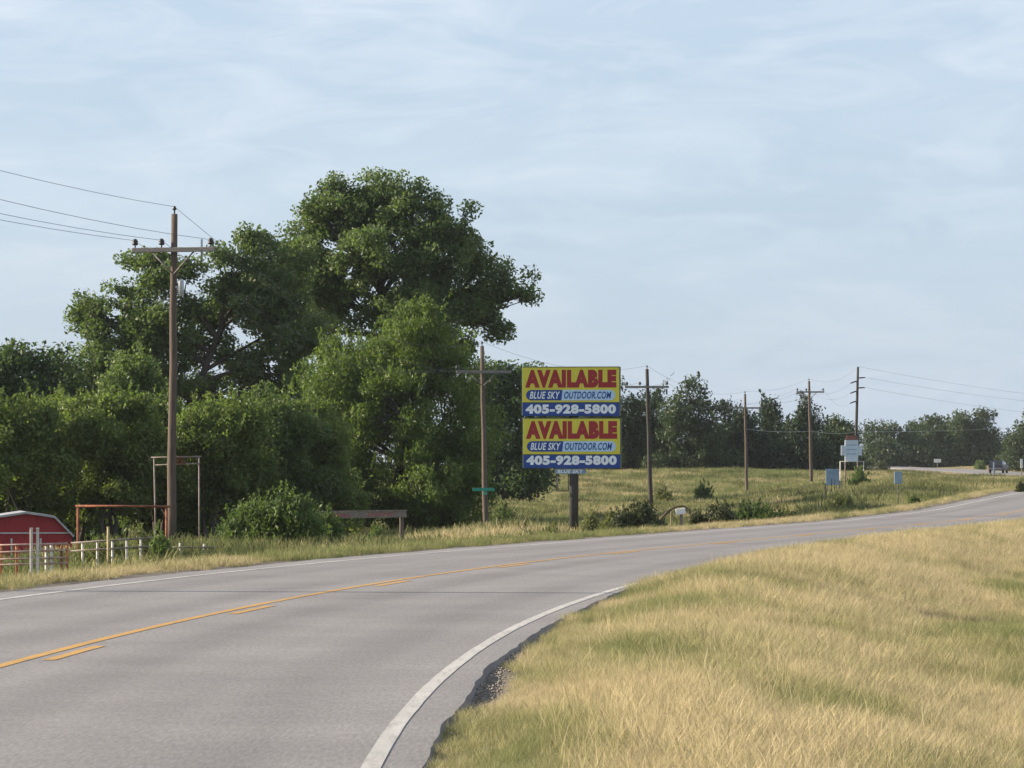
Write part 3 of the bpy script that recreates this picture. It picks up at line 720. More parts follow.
# the leafy understory along the yard: separate small trees
US = [(14, 446, 40, 46, 176, 'leaf_olive', 'olive green small tree directly behind the red barn roof'),
      (66, 436, 40, 42, 182, 'leaf_olive', 'olive green small tree over the rusty gate bar\'s left post'),
      (112, 430, 38, 42, 178, 'leaf_olive', 'olive green small tree above the middle of the rusty gate bar'),
      (133, 388, 20, 26, 190, 'leaf_bright', 'slim pale green young tree just left of the nearest utility pole'),
      (160, 438, 36, 44, 186, 'leaf_bush', 'small green tree right behind the nearest utility pole'),
      (218, 432, 38, 40, 182, 'leaf_olive', 'small green tree above the tall pipe gate frame\'s right post'),
      (262, 436, 38, 44, 186, 'leaf_bush', 'mid green small tree above the rounded roadside bush'),
      (306, 440, 36, 50, 190, 'leaf_olive', 'small olive tree touching the left flank of the willow-like tree')]
for k, (cx_, cy_, rx_, ry_, Z_, lm, lb) in enumerate(US):
    rx_ *= 1.3
    tree('small_tree', lb, 'tree', base_at(cx_, Z_),
         lob([(cx_, cy_ - ry_ * .35, rx_ * .8, ry_ * .65), (cx_ - rx_ * .45, cy_ + 6, rx_ * .7, ry_ * .7, -1), (cx_ + rx_ * .5, cy_ + 8, rx_ * .7, ry_ * .7, .5), (cx_, cy_ + ry_ * .9, rx_ * .95, ry_ * .6, 1.5), (cx_ - 4, cy_ + ry_ * 1.6, rx_ * 1.1, ry_ * .6, 2), (cx_ + rx_ * .7, cy_ + ry_ * 1.2, rx_ * .7, ry_ * .6, 2.5), (cx_ - rx_ * .8, cy_ + ry_ * .9, rx_ * .7, ry_ * .6, 3)], Z_),
         400, 115, .52, .19, lm, 120 + k, 'small trees along the yard', split=4, shoots=150, trunk_r=.12, stems=3, axis_up=.25, fill=.5, aspect=.45)
# thicket closing the gap under the yard trees
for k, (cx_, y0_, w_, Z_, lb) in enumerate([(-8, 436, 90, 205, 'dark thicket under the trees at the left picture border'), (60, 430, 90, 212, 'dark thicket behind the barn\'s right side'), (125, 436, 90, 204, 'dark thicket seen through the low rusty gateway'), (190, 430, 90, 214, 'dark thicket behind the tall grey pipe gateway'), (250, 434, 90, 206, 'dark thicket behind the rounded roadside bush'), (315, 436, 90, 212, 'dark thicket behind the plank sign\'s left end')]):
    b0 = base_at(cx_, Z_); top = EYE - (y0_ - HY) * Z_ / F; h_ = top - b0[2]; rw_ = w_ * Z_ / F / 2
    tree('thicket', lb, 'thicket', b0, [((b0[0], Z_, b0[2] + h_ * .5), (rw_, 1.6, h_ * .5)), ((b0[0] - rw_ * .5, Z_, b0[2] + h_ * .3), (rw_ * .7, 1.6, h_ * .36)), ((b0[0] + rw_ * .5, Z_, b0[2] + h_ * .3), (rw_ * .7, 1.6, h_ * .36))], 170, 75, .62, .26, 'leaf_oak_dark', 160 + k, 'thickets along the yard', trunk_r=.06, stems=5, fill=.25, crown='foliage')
# right-hand tree line beyond the pasture
RT = [('broadleaf_tree', 572, 432, 40, 46, 455, 'leaf_far', 'far dark tree hidden mostly behind the billboard'),
      ('broadleaf_tree', 612, 428, 30, 46, 450, 'leaf_far', 'far tree showing just right of the billboard panels'),
      ('broadleaf_tree', 652, 424, 32, 40, 450, 'leaf_far', 'far tree behind the dark third utility pole'),
      ('broadleaf_tree', 694, 424, 36, 44, 445, 'leaf_far', 'largest far tree, peaked crown right of the third utility pole'),
      ('cedar_tree', 742, 440, 22, 34, 452, 'leaf_cedar', 'dark low tree behind the fourth utility pole'),
      ('cedar_tree', 772, 438, 20, 36, 455, 'leaf_cedar', 'dark narrow cedar between the fourth and fifth utility poles'),
      ('cedar_tree', 806, 436, 26, 38, 448, 'leaf_cedar', 'dark pointed cedar behind the fifth utility pole'),
      ('broadleaf_tree', 843, 446, 16, 26, 520, 'leaf_far', 'loose grey green tree behind the white message board'),
      ('broadleaf_tree', 628, 446, 34, 30, 462, 'leaf_far', 'low far tree filling the gap between billboard and third utility pole'),
      ('broadleaf_tree', 726, 448, 26, 28, 462, 'leaf_far', 'low dark far tree just left of the fourth utility pole'),
      ('cedar_tree', 790, 450, 24, 26, 462, 'leaf_cedar', 'low dark tree just left of the fifth utility pole'),
      ('broadleaf_tree', 828, 452, 24, 22, 466, 'leaf_far', 'low dark tree right of the fifth utility pole'),
      ('broadleaf_tree', 880, 455, 22, 16, 740, 'leaf_far', 'low tree at the left foot of the far grove'),
      ('broadleaf_tree', 1004, 452, 22, 18, 780, 'leaf_far', 'low hazy tree between the grove and the tree at the right border'),
      ('broadleaf_tree', 900, 444, 34, 26, 760, 'leaf_far', 'leftmost rounded tree of the grove behind the far road'),
      ('broadleaf_tree', 940, 442, 30, 27, 770, 'leaf_far', 'middle tree of the grove behind the far road'),
      ('broadleaf_tree', 978, 440, 30, 30, 760, 'leaf_far', 'tallest rightmost tree of the grove, behind the parked-looking dark car'),
      ('broadleaf_tree', 1032, 436, 24, 36, 700, 'leaf_far', 'tree cut off by the right edge of the picture')]
for k, (nm, cx_, cy_, rx_, ry_, Z_, lm, lb) in enumerate(RT):
    rx_ *= 1.14
    lb = lb.replace('parked-looking ', '')
    if nm == 'cedar_tree':
        L_ = [(cx_, cy_ - ry_ * .75, rx_ * .25, ry_ * .4), (cx_ - 2, cy_ - ry_ * .3, rx_ * .55, ry_ * .5), (cx_, cy_ + ry_ * .2, rx_ * .85, ry_ * .55), (cx_ + rx_ * .2, cy_ + ry_ * .65, rx_, ry_ * .5), (cx_ - rx_ * .3, cy_ + ry_ * .7, rx_ * .8, ry_ * .5)]
    else:
        rr_ = np.random.default_rng(900 + k)
        L_ = [(cx_ + rr_.normal(0, .15) * rx_, cy_ - ry_ * .55, rx_ * .5, ry_ * .45), (cx_ - rx_ * .5, cy_ - ry_ * .1 + rr_.normal(0, 4), rx_ * .55, ry_ * .55), (cx_ + rx_ * .5, cy_ + rr_.normal(0, 4), rx_ * .55, ry_ * .6), (cx_, cy_ + ry_ * .3, rx_ * .8, ry_ * .6), (cx_ + rx_ * .2, cy_ + ry_ * .75, rx_ * .95, ry_ * .45), (cx_ - rx_ * .3, cy_ + ry_ * .8, rx_ * .8, ry_ * .4)]
    u_ = Z_ / 450.
    tree(nm, lb, 'tree', base_at(cx_, Z_), lob(L_, Z_), 210, 75, .95 * u_, .36 * u_, lm, 140 + k, 'far trees', split=4, shoots=36 if Z_ < 600 else 0, trunk_r=.25, axis_up=.5 if nm == 'cedar_tree' else .3, fill=.5, aspect=.45)

# bushes, brush and weeds
def bush(px, py0, py1, wpx, Z, lm, label, seed, n=90, per=60, leaf=.13, cr_=.25, name='bush', axis_up=.5, group=None, zbase=None):
    b0 = base_at(px, Z); top = EYE - (py0 - HY) * Z / F; h = max(.25, top - b0[2]); rw = wpx * Z / F / 2
    c = np.array(b0)
    L_ = [((c[0], c[1], c[2] + h * .45), (rw * .75, rw * .7, h * .5)), ((c[0] - rw * .5, c[1], c[2] + h * .3), (rw * .5, rw * .5, h * .34)), ((c[0] + rw * .5, c[1] - .1, c[2] + h * .28), (rw * .5, rw * .5, h * .32)), ((c[0] + rw * .1, c[1] - rw * .3, c[2] + h * .2), (rw * .8, rw * .5, h * .25))]
    return tree(name, label, 'bush' if name != 'weed' else 'weed', b0, L_, n, per, cr_, leaf, lm, seed, group, trunk_r=.025, stems=4, axis_up=axis_up, fill=.35, crown='foliage', aspect=.35, split=3, shoots=n // 2)
bush(268, 494, 548, 104, 124, 'leaf_bush', 'big rounded green bush at the far roadside, left of the plank sign', 201, 240, 95, .15, .34)
bush(318, 508, 545, 50, 126, 'leaf_bush', 'lower green bush overlapping the left end of the plank sign', 202, 110, 80, .14, .28)
bush(159, 527, 552, 22, 108, 'leaf_bright', 'small bright yellow green bush at the foot of the nearest utility pole', 203, 60, 60, .09, .16)
bush(640, 503, 532, 58, 136, 'leaf_brush', 'dark scrubby brush heap at the foot of the third utility pole', 204, 260, 80, .12, .22)
bush(612, 517, 530, 30, 146, 'leaf_weed', 'straggly pale weeds between billboard post and brush heap', 205, 50, 45, .12, .2)
bush(590, 514, 532, 26, 150, 'leaf_weed', 'weedy clump right beside the billboard post', 206, 50, 45, .12, .2)
bush(714, 504, 526, 50, 146, 'leaf_brush', 'dark shrub just right of the small white leaning sign', 207, 170, 70, .12, .2)
bush(757, 498, 520, 64, 156, 'leaf_bush', 'dark green shrub at the foot of the fourth utility pole', 208, 220, 70, .12, .24)
bush(790, 508, 520, 30, 160, 'leaf_weed', 'pale weeds right of the shrub under the fourth utility pole', 209, 40, 45, .12, .2)
bush(704, 486, 497, 16, 300, 'leaf_bush', 'lone small shrub out in the pasture, above the leaning sign', 210, 40, 50, .2, .3)
bush(664, 487, 498, 18, 295, 'leaf_weed', 'pale weedy patch in the pasture right of the third utility pole', 211, 40, 40, .2, .3)
bush(860, 472, 492, 16, 300, 'leaf_bright', 'pair of upright yellow green shrubs left of the small blue sign', 212, 60, 60, .2, .3)
bush(853, 478, 492, 9, 290, 'leaf_bush', 'small dark shrub below the white message board', 213, 30, 50, .2, .25)
bush(841, 494, 508, 26, 215, 'leaf_weed', 'yellowish weeds on the bank below the blue panel', 214, 45, 50, .16, .25)
bush(915, 493, 504, 14, 195, 'leaf_bush', 'small green weed clump right of the small blue sign post', 215, 30, 50, .14, .2)
bush(1022, 483, 492, 12, 205, 'leaf_brush', 'dark weed clump at the road edge by the right picture border', 216, 30, 50, .12, .15)
bush(545, 528, 540, 50, 122, 'leaf_weed', 'low weeds on the bank left of the billboard post', 217, 60, 45, .12, .18)
bush(500, 503, 540, 22, 208, 'leaf_bush', 'ragged bush hugging the right side of the second utility pole', 218, 70, 60, .16, .3)
bush(143, 522, 548, 22, 112, 'leaf_weed', 'tall thin weeds left of the small bright bush', 219, 26, 40, .10, .2, axis_up=.9)
bush(104, 540, 556, 60, 110, 'leaf_weed', 'weeds growing through the white pipe fence', 220, 60, 40, .09, .16, axis_up=.8)
bush(376, 528, 545, 40, 135, 'leaf_bush', 'low green weeds under the plank sign', 221, 50, 50, .10, .18)
bush(980, 462, 470, 10, 640, 'leaf_bright', 'small yellow green shrub behind the far road, left of the car', 222, 30, 40, .3, .5)
bush(878, 464, 474, 30, 560, 'leaf_brush', 'dark hedge clump at the start of the far road', 223, 60, 50, .3, .5)

# fallen, arching dead branch beside the small sign
pts = [P(x_, y_, 140) for x_, y_ in ((655, 528), (661, 519), (668, 511), (676, 506.5), (684, 506), (689, 509), (690.5, 515))]
mb = MB(); mb.tube(pts, [.05, .045, .04, .035, .03, .022, .012], 7); mb.tube([pts[2], pts[2] + np.array([.25, 0, -.25]), pts[2] + np.array([.35, .1, -.6])], [.02, .015, .008], 5)
o = mb.build('dead_branch', M['dead_branch'], None, off=pts[0]); o.location = tuple(pts[0]); tag(o, 'dark dead branch arching out of the brush heap', 'branch')

# ------------------------------------------------------------------ utility poles and wires
PTS = {}
def utility_pole(key, label, Z, bpx, tpx, arm_y, arm_l, arm_r, arm_rot, ins, wood, r0=.14, r1=.09, brace=True, xyz=None, toph=None, top_pin=True):
    if xyz is None:
        X0 = (bpx - 512) * Z / F; X1 = (tpx[0] - 512) * Z / F; zt = EYE - (tpx[1] - HY) * Z / F; za = EYE - (arm_y - HY) * Z / F
    else:
        X0 = xyz[0]; X1 = X0; zt = toph; za = toph - 1.0; Z = xyz[1]
    zb = g1(X0, Z); base = np.array([X0, Z, zb])
    t = thing('utility_pole', label, 'utility pole', base, 'wooden utility poles along the road')
    h = zt - zb; dx = X1 - X0
    ax = lambda z: dx * (z - zb) / h
    mb = MB(); n = 7
    mb.tube([(dx * k / n + (0.015 * math.sin(k * 2.1) if 0 < k < n else 0), 0, -.3 + (h + .3) * k / n) for k in range(n + 1)], [r0 + (r1 - r0) * k / n for k in range(n + 1)], 12)
    mb.build('post', M[wood], t)
    c, s_ = math.cos(arm_rot), math.sin(arm_rot)
    k = Z / F
    if xyz is None: l = ((arm_l - 512) * k - X0 - ax(za)) / c; r_ = ((arm_r - 512) * k - X0 - ax(za)) / c
    else: l, r_ = -1.2, 1.2
    za_ = za - zb
    rot = Matrix.Rotation(arm_rot, 3, 'Z'); off = rot @ Vector((0, -.14, 0))
    mb = MB(); mid = (l + r_) / 2
    mb.box((ax(za) + mid * c + off.x, mid * s_ + off.y, za_), (r_ - l, .10, .13), rot, .012); mb.build('crossarm', M['arm_wood'], t)
    if brace:
        for e in (-1, 1):
            mb = MB(); q = Vector((ax(za), 0, za_)) + off + rot @ Vector((e * .62, .0, -.05)); q2 = Vector((ax(za - .7), -r0, za_ - .68))
            mb.tube([q, q2], .022, 6); mb.build('brace', M['arm_wood'], t)
    w_ = []
    for px in ins:
        a = ((px - 512) * k - X0 - ax(za)) / c if xyz is None else px
        p = (ax(za) + a * c + off.x, a * s_ + off.y, za_ + .065)
        mb = MB(); mb.lathe(p, [(.018, 0), (.018, .07), (.065, .07), (.09, .11), (.065, .135), (.085, .17), (.06, .22), (.03, .25)], 12); mb.build('insulator', M['insulator'], t)
        w_.append(base + np.array([p[0], p[1], p[2] + .2]))
    if top_pin:
        mb = MB(); mb.lathe((dx, 0, h), [(.02, 0), (.02, .10), (.05, .11), (.06, .15), (.035, .2), (.03, .22)], 10); mb.build('insulator', M['insulator'], t)
    w_.append(base + np.array([dx, 0, h + .2]))
    PTS[key] = w_
    return t, base, ax
LBL = {1: 'nearest utility pole, tall brown wood, grey box hanging near its crossarm', 2: 'second utility pole with V-braced crossarm, beside the willow-like tree', 3: 'dark third utility pole rising out of the brush right of the billboard', 4: 'slim fourth utility pole over the dark green shrub', 5: 'fifth utility pole standing in front of the pointed cedar', 0: 'utility pole on the left roadside outside the picture, its shadow crossing the road'}
t1, b1, ax1 = utility_pole(1, LBL[1], 122, 171, (174.5, 214), 250, 133, 217, R(-14), (136, 163, 213), 'pole_wood', .135, .085)
mb = MB(); q = (ax1(6.7) + .20, -.05, 1.55 + (474 - 296) / 36.07 - b1[2])
mb.lathe((q[0], q[1], q[2]), [(.075, 0), (.085, .01), (.085, .40), (.07, .44), (.02, .46)], 14); mb.box((q[0] - .11, q[1], q[2] + .25), (.08, .05, .06)); mb.build('hanging_box', M['galvanised'], t1)
mb = MB(); mb.tube([(ax1(7.5) + .78, -.16, 7.62 - b1[2] - .2), (ax1(7.5) + .78, -.16, 8.05 - b1[2])], .03, 8); mb.build('arrester', M['galvanised'], t1)
t2, b2, ax2 = utility_pole(2, LBL[2], 205, 486, (482, 346), 372, 456, 511, R(4), (457, 474, 509), 'pole_wood', .14, .09)
t3, b3, ax3 = utility_pole(3, LBL[3], 267, 651, (647, 369), 387, 625, 669, R(-5), (627, 640, 667), 'pole_wood_dark', .15, .10, brace=False)
mb = MB(); mb.lathe((.95, -.12, 1.55 + (474 - 394.5) / 16.5 - b3[2]), [(.04, 0), (.05, .05), (.05, .3), (.02, .36)], 8); mb.build('cutout', M['insulator'], t3)
t4, b4, ax4 = utility_pole(4, LBL[4], 352, 747, (745, 394), 408, 729, 762, R(-5), (730, 740, 761), 'pole_wood', .13, .09)
t5, b5, ax5 = utility_pole(5, LBL[5], 382, 811.5, (809, 381), 392, 796, 824, R(5), (797, 806, 823), 'pole_wood', .15, .10)
utility_pole(0, LBL[0], 76, 0, (0, 0), 0, 0, 0, R(-10), (-1.1, -.4, 1.1), 'pole_wood', .19, .14, xyz=(-18.0, 60), toph=9.3)
# tall pole with staggered side insulators at the far bend
Z6 = 470; X6 = (855 - 512) * Z6 / F; zb6 = g1(X6, Z6); k6 = Z6 / F
t6 = thing('transmission_pole', 'tallest far pole, leaning, with staggered side insulators above the message board', 'utility pole', (X6, Z6, zb6))
zt6 = EYE - (367 - HY) * k6; h6 = zt6 - zb6; dx6 = 3.0 * k6
mb = MB(); mb.tube([(dx6 * i / 5, 0, -.3 + (h6 + .3) * i / 5) for i in range(6)], [.19 - .014 * i for i in range(6)], 10); mb.build('post', M['pole_wood_dark'], t6)
W6 = []
for sx, py in ((-1, 381), (-1, 391), (-1, 401), (1, 378), (1, 388)):
    z = EYE - (py - HY) * k6 - zb6; xo = dx6 * z / h6
    e = Vector((xo + sx * .78, -.1, z + (-.25 if sx < 0 else .05)))
    mb = MB(); mb.tube([(xo, 0, z), (xo + sx * .3, -.04, z + (e.z - z) * .3), tuple(e)], [.05, .075, .06], 8); mb.build('side_insulator', M['insulator'], t6)
    W6.append(np.array([X6 + e.x, Z6 + e.y, zb6 + e.z]))
PTS[6] = [W6[0], W6[1], W6[2], np.array([X6 + dx6, Z6, zt6 + .05])]

def cat_pts(a, b_, sag, n=14):
    a = np.array(a); b_ = np.array(b_)
    return [a + (b_ - a) * u - np.array([0, 0, sag * 4 * u * (1 - u)]) for u in np.linspace(0, 1, n)]
def wire(label, knots, sags, r=.011, m_='wire', name='power_line'):
    pts = []
    for k in range(len(knots) - 1):
        p = cat_pts(knots[k], knots[k + 1], sags[k]); pts += p if k == 0 else p[1:]
    mb = MB(); mb.tube(pts, r, 5); o = mb.build(name, M[m_], None, off=pts[0]); o.location = tuple(pts[0])
    return tag(o, label, 'power line', 'overhead wires')
end = [P(1105, 408, 560), P(1105, 420, 560), P(1105, 428, 560), P(1105, 402, 560)]
names = ['power line on the outer left insulators of the wooden poles', 'power line on the inner left insulators of the wooden poles', 'power line on the right-hand insulators of the wooden poles', 'topmost power line running from pole top to pole top']
for j in range(4):
    kn = [PTS[0][j], PTS[1][j], PTS[2][j], PTS[3][j], PTS[4][j], PTS[5][j], PTS[6][j]]
    wire(names[j], kn, [.55, 1.5, .7, .8, .35, .8], .0062)
wire('upper of the wires leaving the tall far pole to the right', [PTS[6][3], end[3]], [.4], .009)
wire('middle wire leaving the tall far pole to the right', [W6[3], end[0]], [.4], .009)
wire('lowest wire leaving the tall far pole to the right', [W6[4], end[1]], [.4], .009)
wire('pale low cable crossing in front of the far grove', [P(746.5, 429, 352), P(811, 431, 381.6), P(855.5, 432, 469.7), P(1100, 421, 560)], [.15, .2, .35], .016, 'cable_light', 'cable')

# green street name blades on the second pole
def blade(name, label, c, w_, h_, m_, rz, parent=None, th=.02):
    mb = MB(); mb.box((0, 0, 0), (w_, th, h_), Matrix.Rotation(rz, 3, 'Z'), .004); o = mb.build(name, m_, parent); o.location = tuple(c); return o
c = P(484, 489.5, 204.6); st = thing('street_sign', 'pair of green street name blades fixed to the second utility pole', 'street sign', c)
blade('name_blade', None, (-.02, -.02, 0), 1.02, .15, M['street_green'], R(3), st); blade('name_blade', None, (.05, -.06, -.18), .5, .13, M['street_green'], R(70), st)
mb = MB(); mb.box((.02, .12, -.06), (.08, .2, .05)); mb.build('bracket', M['galvanised'], st)

# ------------------------------------------------------------------ billboard
def text_mesh(body, w_, h_, shear=0.0, bold=.02, sp=1.08):
    cu = bpy.data.curves.new('lettering', 'FONT'); cu.body = body; cu.shear = shear; cu.offset = bold; cu.size = 1.0; cu.resolution_u = 4
    cu.space_character = sp
    ob = bpy.data.objects.new('lettering_tmp', cu); col.objects.link(ob)
    dg = bpy.context.evaluated_depsgraph_get(); me = bpy.data.meshes.new_from_object(ob.evaluated_get(dg))
    bpy.data.objects.remove(ob); bpy.data.curves.remove(cu)
    n = len(me.vertices); v = np.empty(n * 3, np.float32); me.vertices.foreach_get('co', v); v = v.reshape(-1, 3)
    lo, hi = v.min(0), v.max(0); u = (v - (lo + hi) / 2) / np.maximum(hi - lo, 1e-6)
    v2 = np.stack([u[:, 0] * w_, np.zeros(n), u[:, 1] * h_], -1).astype(np.float32)
    me.vertices.foreach_set('co', v2.ravel()); me.update(); me.materials.clear(); me.name = 'lettering'
    return me
def letters(body, c, w_, h_, m_, parent, **kw):
    me = text_mesh(body, w_, h_, **kw); me.materials.append(m_)
    o = link(bpy.data.objects.new('lettering', me), parent); o.location = c; return o
ZB = 157; kB = ZB / F; xb = (573.5 - 512) * kB; zb = g1(xb, ZB); rot_b = R(-6)
bb = thing('billboard', 'two-panel yellow and blue roadside billboard on a single dark steel post', 'billboard', (xb, ZB, zb), rz=rot_b)
zz = lambda py: EYE - (py - HY) * kB - zb
cs = math.cos(rot_b)
lx = lambda px: (px - 573.5) * kB / cs
mb = MB(); mb.tube([(0, .15, -.3), (0, .15, zz(372))], .165, 20); mb.build('post', M['sign_steel'], bb)
mb = MB(); mb.lathe((0, .15, 0), [(.36, -.1), (.36, .05), (.17, .07)], 20); mb.build('footing', M['stone'], bb)
for a, ym, y1, off in ((366.6, 402.6, 416.2, 0.0), (417.8, 454.6, 468.4, .8)):
    x0, x1 = lx(522.3 + off), lx(619.8 + off); xm = (x0 + x1) / 2; W = x1 - x0
    za, zm, zc = zz(a), zz(ym), zz(y1)
    mb = MB(); mb.box((xm, .13, (za + zc) / 2), (W, .50, za - zc), None, .015); pn = mb.build('panel', M['sign_frame'], bb)
    mb = MB(); mb.box((xm, -.128, (za + zm) / 2 - .01), (W - .03, .012, za - zm - .05)); mb.build('poster_field', M['sign_yellow'], pn)
    mb = MB(); mb.box((xm, -.128, (zm + zc) / 2), (W - .03, .012, zm - zc - .03)); mb.build('number_band', M['sign_blue'], pn)
    sy = lambda dy: zz(a + dy)      # rows measured from the panel's top edge
    letters('AVAILABLE', (xm, -.137, sy(12.2)), W * .935, 18.0 * kB, M['sign_red'], pn, bold=.085, sp=1.16)
    # capsule with the web address: dark left end, light right end
    zc0, hh = sy(28.6), 10.4 * kB; xl_, xr_ = lx(526.5 + off), lx(615.4 + off); xs = lx(561.8 + off)
    def half_capsule(xa, xb_, left):
        n = 10; pr = []
        rr = hh / 2
        if left: pr = [(xb_, zc0 - rr)] + [(xb_ + .04, zc0 + rr)] + [(xa + rr - rr * math.sin(math.pi * i / n), zc0 + rr * math.cos(math.pi * i / n)) for i in range(n + 1)]
        else: pr = [(xa + .04, zc0 + rr), (xa, zc0 - rr)] + [(xb_ - rr + rr * math.sin(math.pi * i / n), zc0 - rr * math.cos(math.pi * i / n)) for i in range(n + 1)]
        return pr[::-1]
    mb = MB(); mb.prism(half_capsule(xl_, xs, True), -.143, -.133); mb.build('address_band', M['sign_blue'], pn)
    mb = MB(); mb.prism(half_capsule(xs, xr_, False), -.143, -.133); mb.build('address_band', M['sign_light_blue'], pn)
    letters('BLUE SKY', ((xl_ + xs) / 2 + .04, -.147, zc0), (xs - xl_) * .86, hh * .70, M['sign_white'], pn, shear=.25, bold=.02)
    letters('OUTDOOR.COM', ((xs + xr_) / 2 - .02, -.147, zc0), (xr_ - xs) * .88, hh * .70, M['sign_blue'], pn, shear=.25, bold=.025)
    letters('405-928-5800', (xm, -.137, sy(42.6)), W * .925, 9.6 * kB, M['sign_white'], pn, bold=.06, sp=1.12)
mb = MB(); mb.box((lx(570.5), -.02, zz(471.3)), (31 * kB, .10, 5.6 * kB), None, .01); pq = mb.build('name_plate', M['sign_back'], bb)
letters('BLUE SKY', (lx(570.5), -.075, zz(471.3)), 26 * kB, 3.6 * kB, M['sign_white'], pq, bold=.03, shear=.2)
mb = MB()
q0, q1, w0, w1 = lx(556.5), lx(568), zz(476), zz(491)
for pa, pb in (((q0, 0, w0), (q0, 0, w1)), ((q0, 0, w1), (q1, .1, w1)), ((q1, .1, w1), (q1, .1, w0)), ((q0, .45, w0), (q0, .45, w1)), ((q0, 0, w1), (q0, .45, w1)), ((q0, 0, w0), (q0, 0, zz(468))), ((q1, .1, w0), (q1, .1, zz(468))), ((q0, .45, w0), (q0, .45, zz(468)))):
    mb.tube([pa, pb], .018, 6)
mb.build('service_platform', M['sign_steel'], bb)

# ------------------------------------------------------------------ small signs on the right
def post_sign(name, label, Z, px, y0, y1, wpx, ypost, mpanel, mpost, posts=1, rz=0., zth=.03, r=.03):
    k = Z / F; X = (px - 512) * k; b0 = g1(X, Z); t = thing(name, label, 'sign', (X, Z, b0), rz=rz)
    z0 = EYE - (y0 - HY) * k - b0; z1 = EYE - (y1 - HY) * k - b0; w_ = wpx * k
    mb = MB(); mb.box((0, -.04, (z0 + z1) / 2), (w_, zth, z0 - z1), None, .01); mb.build('panel', mpanel, t)
    for q in ([0] if posts == 1 else [-.42 * w_, .42 * w_]):
        mb = MB(); mb.tube([(q, 0, -.3), (q, 0, z0 - .05)], r, 8); mb.build('post', mpost, t)
    return t
post_sign('road_sign', 'larger blue-grey sign panel seen from behind, standing in the pasture by the bank', 250, 832.5, 469, 485, 13.5, 500, M['sign_back'], M['grey_pipe'], 2)
post_sign('road_sign', 'small blue-grey sign on a thin dark post at the far roadside', 190, 898, 471.5, 484, 8, 503, M['sign_back'], M['wire'], 1, R(8), r=.022)
post_sign('road_sign', 'small pale sign beside the far road, in front of the grove', 690, 937.5, 459, 462.5, 7, 468, M['white_trim'], M['grey_pipe'], 1, 0, r=.05)
post_sign('road_sign', 'narrow blue sign on a post just left of the dark car', 300, 993.5, 462, 474, 3.4, 490, M['sign_back'], M['grey_pipe'], 1, R(60), r=.03)
post_sign('road_sign', 'narrow white sign on a post at the right picture border', 330, 1021.5, 459, 468, 2.6, 480, M['white_trim'], M['grey_pipe'], 1, 0, r=.035)
# message board with side wings
Zc = 330; kc = Zc / F; Xc = (851.5 - 512) * kc; bc = g1(Xc, Zc)
ms = thing('message_board', 'pale blue-white message board with side wings and a red cap', 'sign', (Xc, Zc, bc))
zq = lambda py: EYE - (py - HY) * kc - bc
xq = lambda px: (px - 851.5) * kc
mb = MB(); mb.box((0, 0, (zq(440) + zq(462)) / 2), (13.2 * kc, .14, zq(440) - zq(462)), None, .02); mp_ = mb.build('panel', M['church_sign'], ms)
for py in (445, 449.5, 454): 
    mb = MB(); mb.box((0, -.078, zq(py)), (10.5 * kc, .012, 1.1 * kc)); mb.build('stripe', M['church_band'], mp_)
for e in (-1, 1):
    mb = MB(); mb.box((e * 8.6 * kc, 0, zq(450.5)), (3.8 * kc, .10, 10 * kc), None, .015); mb.build('wing', M['church_sign'], ms)
    mb = MB(); mb.tube([(e * 6.2 * kc, .1, -.3), (e * 6.2 * kc, .1, zq(441))], .045, 8); mb.build('post', M['grey_pipe'], ms)
mb = MB(); mb.prism([(xq(845.5), zq(440)), (xq(847), zq(435.5)), (xq(856), zq(435.5)), (xq(857.5), zq(440))], -.08, .08); mb.build('cap', M['cap_brown'], ms)
mb = MB(); mb.tube([(xq(840), -.15, -.2), (xq(840), -.15, zq(461.5)), (xq(863.5), -.15, zq(461.5)), (xq(863.5), -.15, -.2)], .035, 6); mb.build('rail_frame', M['white_pipe'], ms)
# leaning white sign by the road
kS = 136 / F; Xs = (682 - 512) * kS; bS = g1(Xs, 136)
sg = thing('leaning_sign', 'small white sign tilted on a leaning grey post by the brush heap', 'sign', (Xs, 136, bS))
zt = EYE - (511.5 - HY) * kS - bS
mb = MB(); mb.box((-.045, -.05, zt), (.30, .09, .19), Matrix.Rotation(R(-9), 3, 'Y'), .01); mb.build('panel', M['white_trim'], sg)
mb = MB(); mb.tube([(.03, 0, -.3), (-.03, 0, zt + .05)], .045, 8); mb.build('post', M['weathered_board'], sg)
Xs = (672.3 - 512) * kS; bS = g1(Xs, 137)
mb = MB(); mb.box((0, 0, .2), (.05, .03, (EYE - (512 - HY) * kS - bS) * 2 - .4), None, .008); o = mb.build('marker_stake', M['stake'], None); o.location = (Xs, 137, bS); tag(o, 'thin yellow marker stake left of the leaning white sign', 'stake')
# wire fence posts running up the bank
for k in range(12):
    u = k / 11; px = 818 + 34 * u; Z_ = 205 + 95 * u; X_ = (px - 512) * Z_ / F; b_ = g1(X_, Z_)
    mb = MB(); mb.tube([(0, 0, -.3), (random.uniform(-.09, .09), 0, 1.05 + random.uniform(-.1, .1))], .022, 6); o = mb.build('fence_post', M['pole_wood_dark'], None); o.location = (X_, Z_, b_)
    tag(o, 'thin weathered post in the fence row climbing to the message board', 'fence post', 'thin fence posts below the message board')

